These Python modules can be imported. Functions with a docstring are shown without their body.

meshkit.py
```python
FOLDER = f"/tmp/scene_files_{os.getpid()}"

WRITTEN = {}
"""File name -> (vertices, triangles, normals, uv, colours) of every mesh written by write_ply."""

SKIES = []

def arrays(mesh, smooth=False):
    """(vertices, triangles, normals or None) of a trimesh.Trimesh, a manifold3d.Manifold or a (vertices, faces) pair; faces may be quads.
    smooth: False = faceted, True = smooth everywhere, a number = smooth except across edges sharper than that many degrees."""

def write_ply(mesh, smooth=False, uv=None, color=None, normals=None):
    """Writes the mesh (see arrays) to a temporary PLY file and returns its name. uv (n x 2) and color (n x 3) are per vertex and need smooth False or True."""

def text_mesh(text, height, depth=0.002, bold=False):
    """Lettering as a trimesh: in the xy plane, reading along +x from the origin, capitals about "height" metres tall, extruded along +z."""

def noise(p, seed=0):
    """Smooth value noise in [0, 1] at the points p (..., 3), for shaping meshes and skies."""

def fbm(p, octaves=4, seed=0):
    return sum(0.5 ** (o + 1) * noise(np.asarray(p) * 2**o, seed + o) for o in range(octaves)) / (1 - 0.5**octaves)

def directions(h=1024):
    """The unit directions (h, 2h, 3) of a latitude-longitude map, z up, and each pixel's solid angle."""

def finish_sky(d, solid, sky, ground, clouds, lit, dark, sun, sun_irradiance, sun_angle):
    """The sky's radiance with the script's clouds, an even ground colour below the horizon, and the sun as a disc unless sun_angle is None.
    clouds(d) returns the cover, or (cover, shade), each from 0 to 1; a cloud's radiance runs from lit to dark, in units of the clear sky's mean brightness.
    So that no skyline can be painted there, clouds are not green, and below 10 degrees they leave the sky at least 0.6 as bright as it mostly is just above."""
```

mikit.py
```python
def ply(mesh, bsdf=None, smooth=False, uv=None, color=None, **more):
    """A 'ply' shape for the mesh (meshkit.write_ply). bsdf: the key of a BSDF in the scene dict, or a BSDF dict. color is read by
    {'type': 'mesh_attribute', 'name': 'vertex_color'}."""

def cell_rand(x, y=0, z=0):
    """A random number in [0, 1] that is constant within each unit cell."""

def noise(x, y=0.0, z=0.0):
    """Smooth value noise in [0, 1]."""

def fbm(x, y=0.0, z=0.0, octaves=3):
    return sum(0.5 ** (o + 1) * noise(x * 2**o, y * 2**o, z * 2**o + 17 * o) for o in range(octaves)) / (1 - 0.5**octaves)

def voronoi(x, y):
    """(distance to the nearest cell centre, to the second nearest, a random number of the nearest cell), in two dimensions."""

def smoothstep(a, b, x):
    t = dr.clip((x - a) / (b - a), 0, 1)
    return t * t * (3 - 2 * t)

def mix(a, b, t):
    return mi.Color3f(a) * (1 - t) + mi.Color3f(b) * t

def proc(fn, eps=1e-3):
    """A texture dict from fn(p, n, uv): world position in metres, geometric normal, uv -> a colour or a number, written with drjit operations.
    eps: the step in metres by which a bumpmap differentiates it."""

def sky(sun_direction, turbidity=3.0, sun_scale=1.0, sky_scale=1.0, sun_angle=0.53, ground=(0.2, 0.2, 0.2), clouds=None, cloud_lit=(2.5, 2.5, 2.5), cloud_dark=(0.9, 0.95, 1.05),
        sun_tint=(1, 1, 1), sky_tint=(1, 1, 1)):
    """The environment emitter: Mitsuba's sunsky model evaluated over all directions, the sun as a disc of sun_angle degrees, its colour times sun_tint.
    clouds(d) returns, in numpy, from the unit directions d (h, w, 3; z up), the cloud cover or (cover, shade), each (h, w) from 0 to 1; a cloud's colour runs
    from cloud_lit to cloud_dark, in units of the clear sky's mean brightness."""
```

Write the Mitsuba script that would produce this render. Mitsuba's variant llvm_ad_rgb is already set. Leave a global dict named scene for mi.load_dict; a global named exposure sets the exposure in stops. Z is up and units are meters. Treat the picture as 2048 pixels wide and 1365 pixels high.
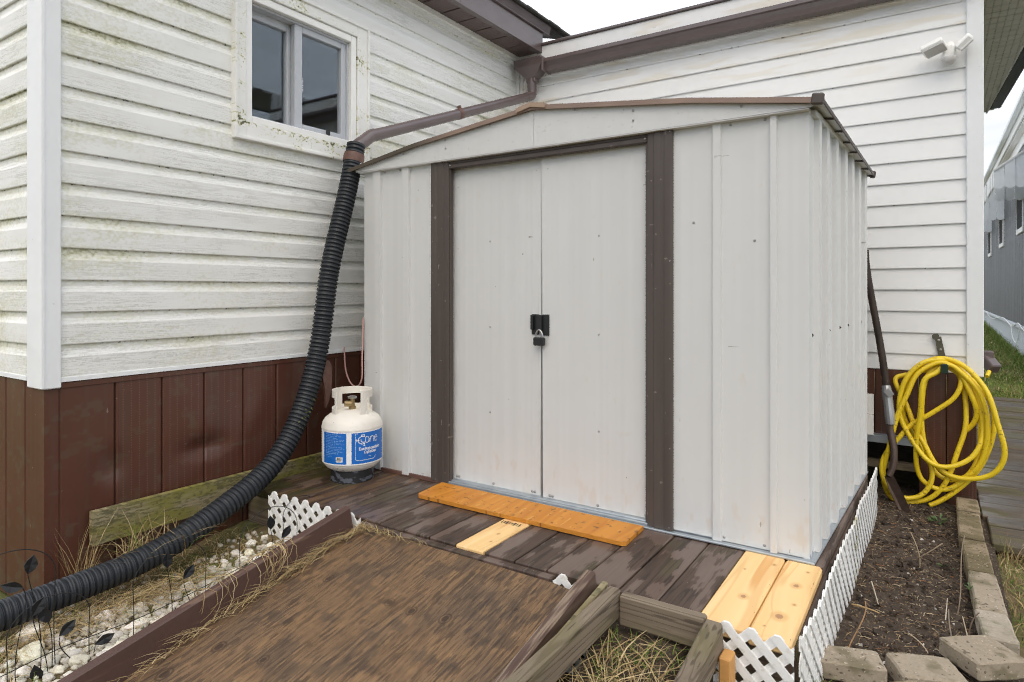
import math
import numpy as np
import drjit as dr
import mitsuba as mi
import trimesh
from scipy.interpolate import CubicSpline
from scipy.spatial import ConvexHull
from shapely.geometry import Polygon
import meshkit
import mikit
from mikit import noise, fbm, voronoi, cell_rand, smoothstep, mix, proc

T = mi.ScalarTransform4f
scene, labels = {}, {}

# ------------------------------------------------------------------ camera, light, exposure
CAM_Z, YAW = 1.255, math.radians(33.4)
fwd = np.array([-math.sin(YAW), math.cos(YAW), 0.0])
scene['camera'] = {'type': 'perspective', 'fov': 2 * math.degrees(math.atan(1024 / 1280)), 'fov_axis': 'x', 'near_clip': 0.02, 'far_clip': 900.0,
                   'principal_point_offset_y': (682.5 - 580) / 1365,
                   'to_world': T().look_at([0, 0, CAM_Z], (np.array([0, 0, CAM_Z]) + fwd).tolist(), [0, 0, 1])}


def clouds(d):
    """An overcast sky, brighter overhead than low down, with thin places where the blue comes through."""
    q = d / np.maximum(d[..., 2:3], 0.06)
    n = meshkit.fbm(np.stack([q[..., 0] * 1.1, q[..., 1] * 1.1, q[..., 0] * 0 + 3.7], -1), 5, 11)
    return np.clip(0.62 + 2.2 * (n - 0.36), 0.30, 1.0), np.clip(0.95 - d[..., 2] + 1.2 * (n - 0.5), 0, 1)


scene['sky'] = mikit.sky([0.35, -0.62, 0.72], turbidity=3, sun_scale=0.12, sun_angle=42, clouds=clouds, cloud_lit=(3.10, 3.16, 3.26), cloud_dark=(1.45, 1.51, 1.62),
                         ground=(0.16, 0.15, 0.13))
exposure = 2.80

# ------------------------------------------------------------------ naming helpers
taken = set()


def numbered(key):
    k, n = key, 0
    while k in taken:
        n += 1
        k = f'{key}_{n:03d}'
    taken.add(k)
    return k


def thing(name, label, cat, group=None, kind=None):
    k = numbered(name)
    labels[k] = {'label': label}
    if cat:
        labels[k]['category'] = cat
    if group:
        labels[k]['group'] = group
    if kind:
        labels[k]['kind'] = kind
    return k


def put(key, mesh, mat, smooth=False, color=None):
    if isinstance(mesh, trimesh.Trimesh):
        mesh = (np.array(mesh.vertices), np.array(mesh.faces))
    scene[key] = mikit.ply((np.asarray(mesh[0], float), np.asarray(mesh[1], int)), mat, smooth=smooth, color=color)
    return key


def part(parent, name, mesh, mat, smooth=False, label=None, color=None, kind=None):
    k = numbered(parent + '__' + name)
    put(k, mesh, mat, smooth, color)
    if label or kind:
        labels[k] = {}
        if label:
            labels[k]['label'] = label
        if kind:
            labels[k]['kind'] = kind
    return k


def single(name, mesh, mat, label, cat=None, group=None, kind=None, smooth=False, color=None):
    k = thing(name, label, cat, group, kind)
    put(k, mesh, mat, smooth, color)
    return k


# ------------------------------------------------------------------ mesh helpers (vertices, triangles)
def join(ms):
    vs, fs, n = [], [], 0
    for m in ms:
        v, f = (m.vertices, m.faces) if isinstance(m, trimesh.Trimesh) else m
        vs.append(np.asarray(v, float))
        fs.append(np.asarray(f, int) + n)
        n += len(v)
    return np.vstack(vs), np.vstack(fs)


def _cbox_faces():
    v = _cbox_verts(np.array([1.0, 1.1, 1.2]), 0.2)
    h = ConvexHull(v)
    f = h.simplices.copy()
    c = v[f].mean(1)
    nn = np.cross(v[f[:, 1]] - v[f[:, 0]], v[f[:, 2]] - v[f[:, 0]])
    flip = (nn * c).sum(1) < 0
    f[flip] = f[flip][:, ::-1]
    return f


def _cbox_verts(h, c):
    out = []
    for sx in (-1, 1):
        for sy in (-1, 1):
            for sz in (-1, 1):
                s = np.array([sx, sy, sz])
                for k in range(3):
                    p = s * (h - c)
                    p[k] = s[k] * h[k]
                    out.append(p)
    return np.array(out)


CBF = _cbox_faces()


def box(lo, hi, c=0.002):
    lo, hi = np.minimum(lo, hi).astype(float), np.maximum(lo, hi).astype(float)
    h = (hi - lo) / 2
    return _cbox_verts(h, min(c, h.min() * 0.45)) + (lo + hi) / 2, CBF


def obox(cen, half, ux, uy, c=0.002):
    """A chamfered box with its own axes."""
    ux = np.asarray(ux, float) / np.linalg.norm(ux)
    uy = np.asarray(uy, float)
    uy = uy - ux * (uy @ ux)
    uy /= np.linalg.norm(uy)
    uz = np.cross(ux, uy)
    h = np.asarray(half, float)
    return _cbox_verts(h, min(c, h.min() * 0.45)) @ np.array([ux, uy, uz]) + np.asarray(cen, float), CBF


def beam(p0, p1, w, h, up=(0, 0, 1), c=0.003):
    """A bar from p0 to p1 (centres of its ends), w wide and h high."""
    p0, p1 = np.asarray(p0, float), np.asarray(p1, float)
    d = p1 - p0
    side = np.cross(up, d)
    return obox((p0 + p1) / 2, (np.linalg.norm(d) / 2, w / 2, h / 2), d, side, c)


def prism(poly, axes, a, b):
    """The polygon in the plane of two axes (for example 'xz'), extruded along the third from a to b."""
    m = trimesh.creation.extrude_polygon(Polygon(poly) if not isinstance(poly, Polygon) else poly, abs(b - a), engine='earcut')
    q = np.array(m.vertices)
    v = np.zeros_like(q)
    i = ['xyz'.index(ch) for ch in axes]
    k = 3 - sum(i)
    v[:, i[0]], v[:, i[1]], v[:, k] = q[:, 0], q[:, 1], q[:, 2] + min(a, b)
    f = np.array(m.faces)
    if axes in ('xz', 'yx', 'zy'):
        f = f[:, ::-1]
    return v, f


def tube(pts, rad, sides=12, caps=True):
    p = np.asarray(pts, float)
    n = len(p)
    rad = np.broadcast_to(np.asarray(rad, float), (n,))
    t = np.gradient(p, axis=0)
    t /= np.linalg.norm(t, axis=1, keepdims=True) + 1e-12
    a = np.cross(t[0], [0, 0, 1.0] if abs(t[0][2]) < 0.9 else [1.0, 0, 0])
    fr = []
    for i in range(n):
        a = a - t[i] * (a @ t[i])
        a /= np.linalg.norm(a) + 1e-12
        fr.append(a)
    fr = np.array(fr)
    b = np.cross(t, fr)
    ang = np.arange(sides) * 2 * np.pi / sides
    v = (p[:, None] + rad[:, None, None] * (np.cos(ang)[None, :, None] * fr[:, None] + np.sin(ang)[None, :, None] * b[:, None])).reshape(-1, 3)
    i, j = np.meshgrid(np.arange(n - 1), np.arange(sides), indexing='ij')
    q = np.stack([i * sides + j, i * sides + (j + 1) % sides, (i + 1) * sides + (j + 1) % sides, (i + 1) * sides + j], -1).reshape(-1, 4)
    f = np.vstack([q[:, [0, 1, 2]], q[:, [0, 2, 3]]])
    if caps:
        m = len(v)
        v = np.vstack([v, p[0], p[-1]])
        k = np.arange(sides)
        f = np.vstack([f, np.stack([(k + 1) % sides, k, k * 0 + m], 1), np.stack([k + (n - 1) * sides, (k + 1) % sides + (n - 1) * sides, k * 0 + m + 1], 1)])
    return v, f


def spline(pts, n):
    p = np.asarray(pts, float)
    s = np.concatenate([[0], np.cumsum(np.linalg.norm(np.diff(p, axis=0), axis=1) ** 0.6)])
    u = np.linspace(0, s[-1], n * 4)
    q = CubicSpline(s, p)(u)
    L = np.concatenate([[0], np.cumsum(np.linalg.norm(np.diff(q, axis=0), axis=1))])
    w = np.linspace(0, L[-1], n)
    return np.stack([np.interp(w, L, q[:, k]) for k in range(3)], 1)


def lathe(prof, sides=40, cen=(0, 0, 0)):
    """prof: (radius, height) from bottom to top."""
    prof = np.asarray(prof, float)
    ang = np.arange(sides) * 2 * np.pi / sides
    v = np.stack([prof[:, None, 0] * np.cos(ang), prof[:, None, 0] * np.sin(ang), prof[:, None, 1] + 0 * ang], -1).reshape(-1, 3) + np.asarray(cen)
    i, j = np.meshgrid(np.arange(len(prof) - 1), np.arange(sides), indexing='ij')
    q = np.stack([i * sides + j, i * sides + (j + 1) % sides, (i + 1) * sides + (j + 1) % sides, (i + 1) * sides + j], -1).reshape(-1, 4)
    return v, np.vstack([q[:, [0, 1, 2]], q[:, [0, 2, 3]]])


def ball(c, r, sub=1, sc=(1, 1, 1)):
    m = trimesh.creation.icosphere(subdivisions=sub, radius=r)
    return np.array(m.vertices) * np.asarray(sc) + np.asarray(c), np.array(m.faces)


def grid(x0, x1, y0, y1, nx, ny, zf):
    x, y = np.meshgrid(np.linspace(x0, x1, nx), np.linspace(y0, y1, ny), indexing='ij')
    z = zf(x, y)
    i, j = np.meshgrid(np.arange(nx - 1), np.arange(ny - 1), indexing='ij')
    a = i * ny + j
    q = np.stack([a, a + ny, a + ny + 1, a + 1], -1).reshape(-1, 4)
    return np.stack([x, y, z + 0 * x], -1).reshape(-1, 3), np.vstack([q[:, [0, 1, 2]], q[:, [0, 2, 3]]])


def nz(x, y, s, seed=0, o=4):
    return meshkit.fbm(np.stack([np.asarray(x) * s, np.asarray(y) * s, np.asarray(x) * 0 + seed * 3.3], -1), o, seed) - 0.5


# ------------------------------------------------------------------ materials
def two(b):
    return {'type': 'twosided', 'b': b}


def prin(color, rough=0.5, spec=0.5, metal=0.0, **more):
    if not isinstance(color, dict):
        color = {'type': 'rgb', 'value': list(color)}
    return {'type': 'principled', 'base_color': color, 'roughness': rough, 'specular': spec, 'metallic': metal, **more}


def bump(b, fn, scale=1.0, eps=1e-3):
    return {'type': 'bumpmap', 'tex': proc(fn, eps), 'scale': scale, 'b': b}


S3 = lambda a, b, x: smoothstep(a, b, x)


def m_siding_old(p, n, uv):
    h = p.x + p.y
    t = (p.z - 1.039) / 0.1274
    row = dr.floor(t)
    t = t - row
    fine = noise(h * 30, row * 7.3, p.z * 420)
    grain = noise(h * 11, row * 3.1, p.z * 300)
    big = fbm(h * 2.6, row * 1.7, p.z * 6, 3)
    speck = fbm(h * 130, p.z * 190, 3.0, 2)
    line = 1 - dr.abs(2 * noise(h * 7, row * 3.1, p.z * 150) - 1)
    mild = S3(0.46, 0.70, grain * 0.6 + fine * 0.4) * S3(0.36, 0.64, big) * S3(0.30, 0.62, speck)
    mild = dr.maximum(mild, S3(0.84, 0.96, line) * S3(0.34, 0.60, big) * 0.6)
    col = mix((0.735, 0.745, 0.735), (0.68, 0.685, 0.66), fbm(h * 5, p.z * 30, 6.0, 2))
    col = mix(col, (0.33, 0.33, 0.29), mild * 0.50)
    # algae: speckled growth under the laps, at the board ends and under the pipe elbow
    lapw = S3(0.60, 0.97, t) * 0.17 + S3(0.10, 0.0, t) * 0.06
    endw = S3(1.28, 1.12, p.y) * 0.06
    wet = dr.exp(-(dr.square((p.y - 3.05) / 0.42) + dr.square((p.z - 2.05) / 0.17)))
    down = S3(2.0, 1.3, p.z) * 0.07
    a = fbm(h * 2.6, p.z * 8, 2.0, 3) * 0.56 + fbm(h * 90, p.z * 120, 9.0, 3) * 0.34 + (cell_rand(row, 2.0, 1.0) - 0.5) * 0.07 + 0.06 * dr.exp(-(dr.square((p.y - 2.3) / 0.5) + dr.square((p.z - 1.92) / 0.10))) + lapw + endw + down + wet * 0.24 - 0.035
    col = mix(col, (0.52, 0.52, 0.38), S3(0.47, 0.80, a) * 0.72)
    col = mix(col, (0.25, 0.245, 0.10), S3(0.72, 0.92, a) * 0.7)
    dirt = S3(0.70, 0.84, fbm(h * 90, p.z * 120, 5.0, 2) * 0.78 + S3(0.90, 1.0, t) * 0.22)
    return mix(col, (0.07, 0.068, 0.05), dirt * 0.85)


def h_siding_old(p, n, uv):
    h = p.x + p.y
    return 0.0006 * noise(h * 12, p.z * 260, 1.0) + 0.0004 * noise(h * 4, p.z * 120, 4.0)


def m_siding_new(p, n, uv):
    g = fbm(p.x * 2.0, p.z * 3.0, 1.0, 3)
    t = (p.z - 1.003) / 0.126
    t = t - dr.floor(t)
    col = mix((0.70, 0.71, 0.715), (0.745, 0.75, 0.755), g)
    col = mix(col, (0.64, 0.585, 0.48), S3(0.50, 0.72, fbm(p.x * 3, p.z * 22, 8.0, 3)) * S3(2.35, 2.90, p.z) * 0.6)
    d = S3(0.78, 0.86, fbm(p.x * 70, p.z * 130, 5.0, 2) * 0.76 + S3(0.93, 0.995, t) * 0.22)
    return mix(col, (0.12, 0.115, 0.10), d * 0.9)


def h_siding_new(p, n, uv):
    return 0.0008 * noise(p.x * 5, p.z * 8, 1.0) + 0.0001 * noise(p.x * 9, p.z * 150, 4.0)


def m_trim(p, n, uv):
    h = p.x + p.y
    col = mix((0.735, 0.755, 0.77), (0.685, 0.705, 0.72), fbm(h * 6, p.z * 4, 2.0, 3))
    return mix(col, (0.40, 0.40, 0.38), S3(0.975, 0.99, noise(h * 40, p.z * 40, 4.0)) * 0.5)


def m_casing(p, n, uv):
    col = mix((0.735, 0.74, 0.725), (0.67, 0.67, 0.635), fbm(p.y * 9, p.z * 9, 2.0, 3))
    e = -0.035 + fbm(p.y * 95, p.z * 110, 3.0, 3) * 0.62 + fbm(p.y * 9, p.z * 26, 1.0, 2) * 0.40 + S3(2.14, 2.09, p.z) * S3(2.045, 2.075, p.z) * 0.16 + S3(2.72, 2.74, p.z) * S3(2.79, 2.76, p.z) * 0.07
    col = mix(col, (0.47, 0.46, 0.22), S3(0.58, 0.72, e) * 0.7)
    return mix(col, (0.06, 0.062, 0.04), S3(0.69, 0.80, e) * 0.9)


def perf(u, v, a, b):
    """Rows of small holes with spacing a across and b along."""
    x, y = u / a, v / b
    return S3(0.34, 0.22, dr.sqrt(dr.square((x - dr.floor(x) - 0.5) * a / b) + dr.square(y - dr.floor(y) - 0.5)))


def m_skirt(p, n, uv):
    h = p.x + p.y
    s = noise(h * 70, p.z * 1.6, 2.0)
    col = mix((0.072, 0.0265, 0.0165), (0.090, 0.0355, 0.0245), fbm(h * 4, p.z * 3, 2.0, 3))
    col = mix(col, (0.075, 0.042, 0.030), S3(0.55, 0.9, s) * 0.5)
    on = S3(1.32, 1.33, p.y) * S3(2.12, 2.11, p.y) + S3(4.3, 4.31, p.y)
    col = mix(col, (0.15, 0.085, 0.06), perf(h + 0.003, p.z, 0.033, 0.0105) * on * 0.55)
    sp = noise(h * 60, p.z * 60, 7.0)
    col = mix(col, (0.26, 0.22, 0.18), S3(0.975, 0.99, sp) * 0.5)
    lo = S3(0.62, 0.78, fbm(h * 20, p.z * 28, 6.0, 3) + S3(0.30, 0.06, p.z) * 0.14)
    return mix(col, (0.085, 0.06, 0.04), lo * 0.5)


def h_skirt(p, n, uv):
    h = p.x + p.y
    d1 = dr.exp(-(dr.square((h + 2.85 - 1.70) / 0.09) + dr.square((p.z - 0.52) / 0.045))) + 0.6 * dr.exp(-(dr.square((h + 2.85 - 1.30) / 0.05) + dr.square((p.z - 0.52) / 0.06)))
    return 0.009 * noise(h * 6, p.z * 3.0, 3.0) - 0.022 * d1 + 0.0006 * noise(h * 40, p.z * 2, 1.0)


def m_brownmetal(p, n, uv):
    col = mix((0.078, 0.055, 0.053), (0.102, 0.075, 0.073), fbm(p.x * 7, p.y * 7, p.z * 9, 3))
    return mix(col, (0.03, 0.022, 0.02), S3(0.93, 0.97, noise(p.x * 60, p.y * 60, p.z * 60)) * 0.7)


def m_soffit(p, n, uv):
    col = mix((0.105, 0.074, 0.068), (0.125, 0.090, 0.082), fbm(p.x * 9, p.y * 9, 1.0, 2))
    return mix(col, (0.014, 0.009, 0.008), perf(p.y, p.x, 0.022, 0.009) * 0.8)


def m_soffit_grey(p, n, uv):
    col = mix((0.50, 0.51, 0.47), (0.44, 0.45, 0.41), fbm(p.x * 9, p.y * 9, 1.0, 2))
    return mix(col, (0.10, 0.10, 0.09), perf(p.x, p.y, 0.05, 0.022) * 0.6)


def m_shingle(p, n, uv):
    return mix((0.035, 0.036, 0.034), (0.12, 0.12, 0.11), noise(p.x * 160, p.y * 160, p.z * 160))


def m_shed(p, n, uv):
    h = p.x - p.y
    st = noise(h * 60, p.z * 0.7, 2.0)
    col = mix((0.535, 0.542, 0.54), (0.575, 0.585, 0.587), st * 0.5 + fbm(p.x * 2.5, p.y * 2.5, p.z * 1.6, 3) * 0.5)
    sp = noise(h * 26, p.z * 26, 3.0)
    col = mix(col, (0.22, 0.20, 0.18), S3(0.985, 0.995, sp) * 0.8)
    # splashed dirt and rust runs low on the sheets
    low = S3(0.56, 0.76, fbm(h * 30, p.z * 14, 4.0, 3) * 0.74 + S3(0.60, 0.29, p.z) * 0.20)
    col = mix(col, (0.53, 0.47, 0.40), low * 0.45)
    rust = S3(0.74, 0.86, fbm(h * 80, p.z * 55, 8.0, 3) * 0.74 + S3(0.36, 0.29, p.z) * 0.20)
    col = mix(col, (0.25, 0.17, 0.11), rust * 0.6)
    top = S3(0.66, 0.84, fbm(h * 70, p.z * 80, 6.0, 2) * 0.72 + S3(1.83, 1.885, p.z) * 0.16)
    return mix(col, (0.42, 0.40, 0.37), top * 0.4)


def h_shed(p, n, uv):
    h = p.x - p.y
    return 0.0003 * noise(h * 85, p.z * 0.5, 1.0) + 0.0010 * noise(h * 4, p.z * 2.5, 2.0)


def m_shedtrim(p, n, uv):
    col = mix((0.062, 0.049, 0.043), (0.078, 0.064, 0.057), noise(p.x * 40, p.z * 2, 2.0))
    return mix(col, (0.20, 0.17, 0.15), S3(0.93, 0.96, noise(p.x * 50, p.z * 50, 5.0)) * 0.7)


def m_rooftrim(p, n, uv):
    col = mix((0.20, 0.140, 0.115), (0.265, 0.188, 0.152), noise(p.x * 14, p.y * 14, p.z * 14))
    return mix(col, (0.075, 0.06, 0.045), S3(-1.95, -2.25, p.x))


def m_galv(p, n, uv):
    return mix((0.36, 0.41, 0.45), (0.50, 0.54, 0.57), fbm(p.x * 30, p.y * 30, p.z * 30, 2))


PITCH = 0.1345


def plank_id(p):
    return dr.floor((p.x + 0.590) / PITCH)


def m_deck(p, n, uv):
    k = plank_id(p)
    r = cell_rand(k, 3.0, 1.0)
    g = noise(p.x * 150, p.y * 7, k * 3.1)
    g2 = noise(p.x * 320, p.y * 14, k * 1.3)
    wear = fbm(p.x * 17 + k * 5, p.y * 6.5, k * 1.7, 4)
    paint_sheen = mix((0.096, 0.066, 0.052), (0.124, 0.088, 0.072), r * 0.45 + g * 0.55)  # brown paint, with the sky sheen of wet boards mixed into its paler tone
    wood = mix((0.030, 0.019, 0.015), (0.085, 0.056, 0.041), g * 0.5 + g2 * 0.5)
    wood = mix(wood, (0.070, 0.060, 0.030), S3(0.55, 0.75, fbm(p.x * 9, p.y * 5, 4.0, 3)) * 0.55)
    ln = 1 - dr.abs(2 * noise(p.x * 55, p.y * 3.2, k * 2.3) - 1)
    wood = mix(wood, (0.024, 0.016, 0.012), S3(0.82, 0.95, ln) * 0.6)
    amt = 0.09 * S3(-1.3, -2.2, p.x) - 0.05 * S3(-1.0, -0.6, p.x) + (r - 0.5) * 0.08
    w = S3(0.455, 0.515, wear + amt + 0.14 * (g - 0.5) + 0.08 * (g2 - 0.5))
    col = mix(paint_sheen, wood, w)
    og = S3(0.60, 0.66, fbm(p.x * 22, p.y * 3.5, 9.0, 3)) * S3(-1.95, -2.2, p.x)
    col = mix(col, (0.17, 0.090, 0.032), og * 0.6 * g)
    col = mix(col, (0.040, 0.040, 0.012), S3(0.42, 0.62, fbm(p.x * 8, p.y * 8, 7.0, 3)) * S3(-2.42, -2.66, p.x) * 0.8)
    return mix(col, (0.26, 0.24, 0.21), S3(0.985, 0.995, noise(p.x * 70, p.y * 70, 3.0)))


def r_deck(p, n, uv):
    k = plank_id(p)
    wear = fbm(p.x * 17 + k * 5, p.y * 6.5, k * 1.7, 4)
    return dr.lerp(0.30, 0.62, S3(0.42, 0.6, wear))


def h_deck(p, n, uv):
    return 0.0011 * noise(p.x * 95, p.y * 4, 2.0) + 0.0006 * noise(p.x * 30, p.y * 9, 5.0)


KNOTS = [(-2.01, 1.579, 1.0), (-1.93, 1.03, 1.1), (-1.885, 1.178, 1.0), (-1.698, 1.205, 0.8), (-1.843, 1.579, 0.9), (-1.303, 1.588, 1.0), (-1.431, 1.571, 0.9), (-1.531, 1.573, 0.8),
         (-1.62, 1.02, 0.9), (-1.25, 1.25, 0.8), (-1.12, 1.72, 0.6)]


def ply_warp(p):
    w, d = 0.030 * (fbm(p.x * 5, p.y * 2.4, 2.0, 3) - 0.5), mi.Float(9.0)
    for x, y, s in KNOTS:
        dx, dy = p.x - x, (p.y - y) * 0.8
        q = (dx * dx + dy * dy) / (s * s)
        w = w + 0.25 * dx * dr.exp(-q / 0.0012)
        d = dr.minimum(d, q)
    return w, d


def ridge(v):
    return 1 - dr.abs(2 * v - 1)


def m_ply(p, n, uv):
    w, d = ply_warp(p)
    x = p.x + w
    b1 = noise(x * 90, p.y * 5.0, 7.0)
    l1 = ridge(noise(x * 120, p.y * 8.0, 1.0))
    l2 = ridge(noise(x * 170, p.y * 12.0, 4.0))
    s1 = noise(x * 250, p.y * 24.0, 5.0)
    s2 = noise(x * 250, p.y * 28.0, 9.0)
    big = fbm(x * 2.4, p.y * 2.4, 6.0, 3)
    col = mix((0.130, 0.077, 0.042), (0.168, 0.103, 0.057), b1)
    col = mix(col, (0.190, 0.120, 0.069), S3(0.66, 0.84, l2) * 0.55)
    col = mix(col, (0.060, 0.036, 0.022), S3(0.78, 0.89, l1) * 0.65)
    grey = S3(0.44, 0.64, big)
    col = mix(col, (0.070, 0.054, 0.042), grey * 0.35)
    col = mix(col, (0.27, 0.165, 0.075), S3(0.66, 0.74, s1) * (1 - grey * 0.5) * 0.42)
    col = mix(col, (0.030, 0.020, 0.014), S3(0.64, 0.72, s2) * 0.5)
    drk = S3(0.54, 0.66, fbm(x * 12, p.y * 14, 3.0, 4) + S3(1.60, 1.88, p.y) * 0.08 + 0.22 * (l1 - 0.6))
    col = mix(col, (0.042, 0.034, 0.028), drk * 0.42)
    ring = S3(0.00050, 0.00034, d) * S3(0.00018, 0.00030, d) * 0.65 + S3(0.00016, 0.00010, d) * 0.8
    return mix(col, (0.038, 0.023, 0.015), ring)


def h_ply(p, n, uv):
    w, d = ply_warp(p)
    return 0.0012 * noise((p.x + w) * 210, p.y * 24, 1.0) + 0.0006 * noise((p.x + w) * 330, p.y * 34, 9.0)


def m_railpaint(p, n, uv):
    g = noise(p.x * 120, p.y * 6, p.z * 90)
    col = mix((0.066, 0.036, 0.029), (0.088, 0.050, 0.042), fbm(p.x * 9, p.y * 5, p.z * 9, 3))
    return mix(col, (0.17, 0.11, 0.075), S3(0.62, 0.72, fbm(p.x * 30, p.y * 5, p.z * 30, 3) * 0.7 + g * 0.3) * 0.6)


def m_weathered(p, n, uv):
    g = noise(p.x * 190, p.y * 9 + p.x * 2, p.z * 190)
    g2 = noise(p.x * 70, p.y * 4, p.z * 70)
    b = fbm(p.x * 7, p.y * 3, p.z * 12, 3)
    col = mix((0.105, 0.082, 0.058), (0.235, 0.190, 0.142), g * 0.35 + g2 * 0.3 + b * 0.35)
    ln = 1 - dr.abs(2 * noise(p.x * 60, p.y * 3, p.z * 60) - 1)
    col = mix(col, (0.075, 0.056, 0.040), S3(0.82, 0.95, ln) * 0.65)
    col = mix(col, (0.135, 0.120, 0.055), S3(0.5, 0.7, fbm(p.x * 4, p.y * 4, p.z * 9 + 3, 3)) * 0.5)
    return mix(col, (0.055, 0.042, 0.030), S3(0.70, 0.86, noise(p.x * 150, p.y * 12, p.z * 150)) * 0.7)


def m_weathered_x(p, n, uv):
    return m_weathered(mi.Point3f(p.y, p.x, p.z), n, uv)


def m_railold(p, n, uv):
    g = noise(p.x * 150, p.y * 5, p.z * 60)
    col = mix((0.070, 0.042, 0.034), (0.12, 0.080, 0.062), g)
    up = S3(0.3, 0.7, n.z)
    return mix(col, (0.235, 0.178, 0.130), S3(0.36, 0.56, noise(p.x * 260, p.y * 9, p.z * 40) * 0.6 + fbm(p.x * 5, p.y * 4, 1.0, 2) * 0.4) * (0.25 + 0.6 * up))


def h_wood(p, n, uv):
    return 0.0011 * noise(p.x * 110, p.y * 6, p.z * 110) + 0.0006 * noise(p.x * 40, p.y * 14, p.z * 40)


PKNOTS = [(-0.472, 2.40, 0.6), (-0.505, 2.10, 1.0), (-0.362, 2.40, 0.5), (-0.378, 2.27, 1.1), (-0.385, 2.03, 1.4), (-0.36, 2.13, 0.5), (-0.55, 2.31, 0.35),
          (-1.45, 2.10, 0.55), (-1.43, 2.02, 0.4), (-0.41, 1.95, 0.35)]


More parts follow.
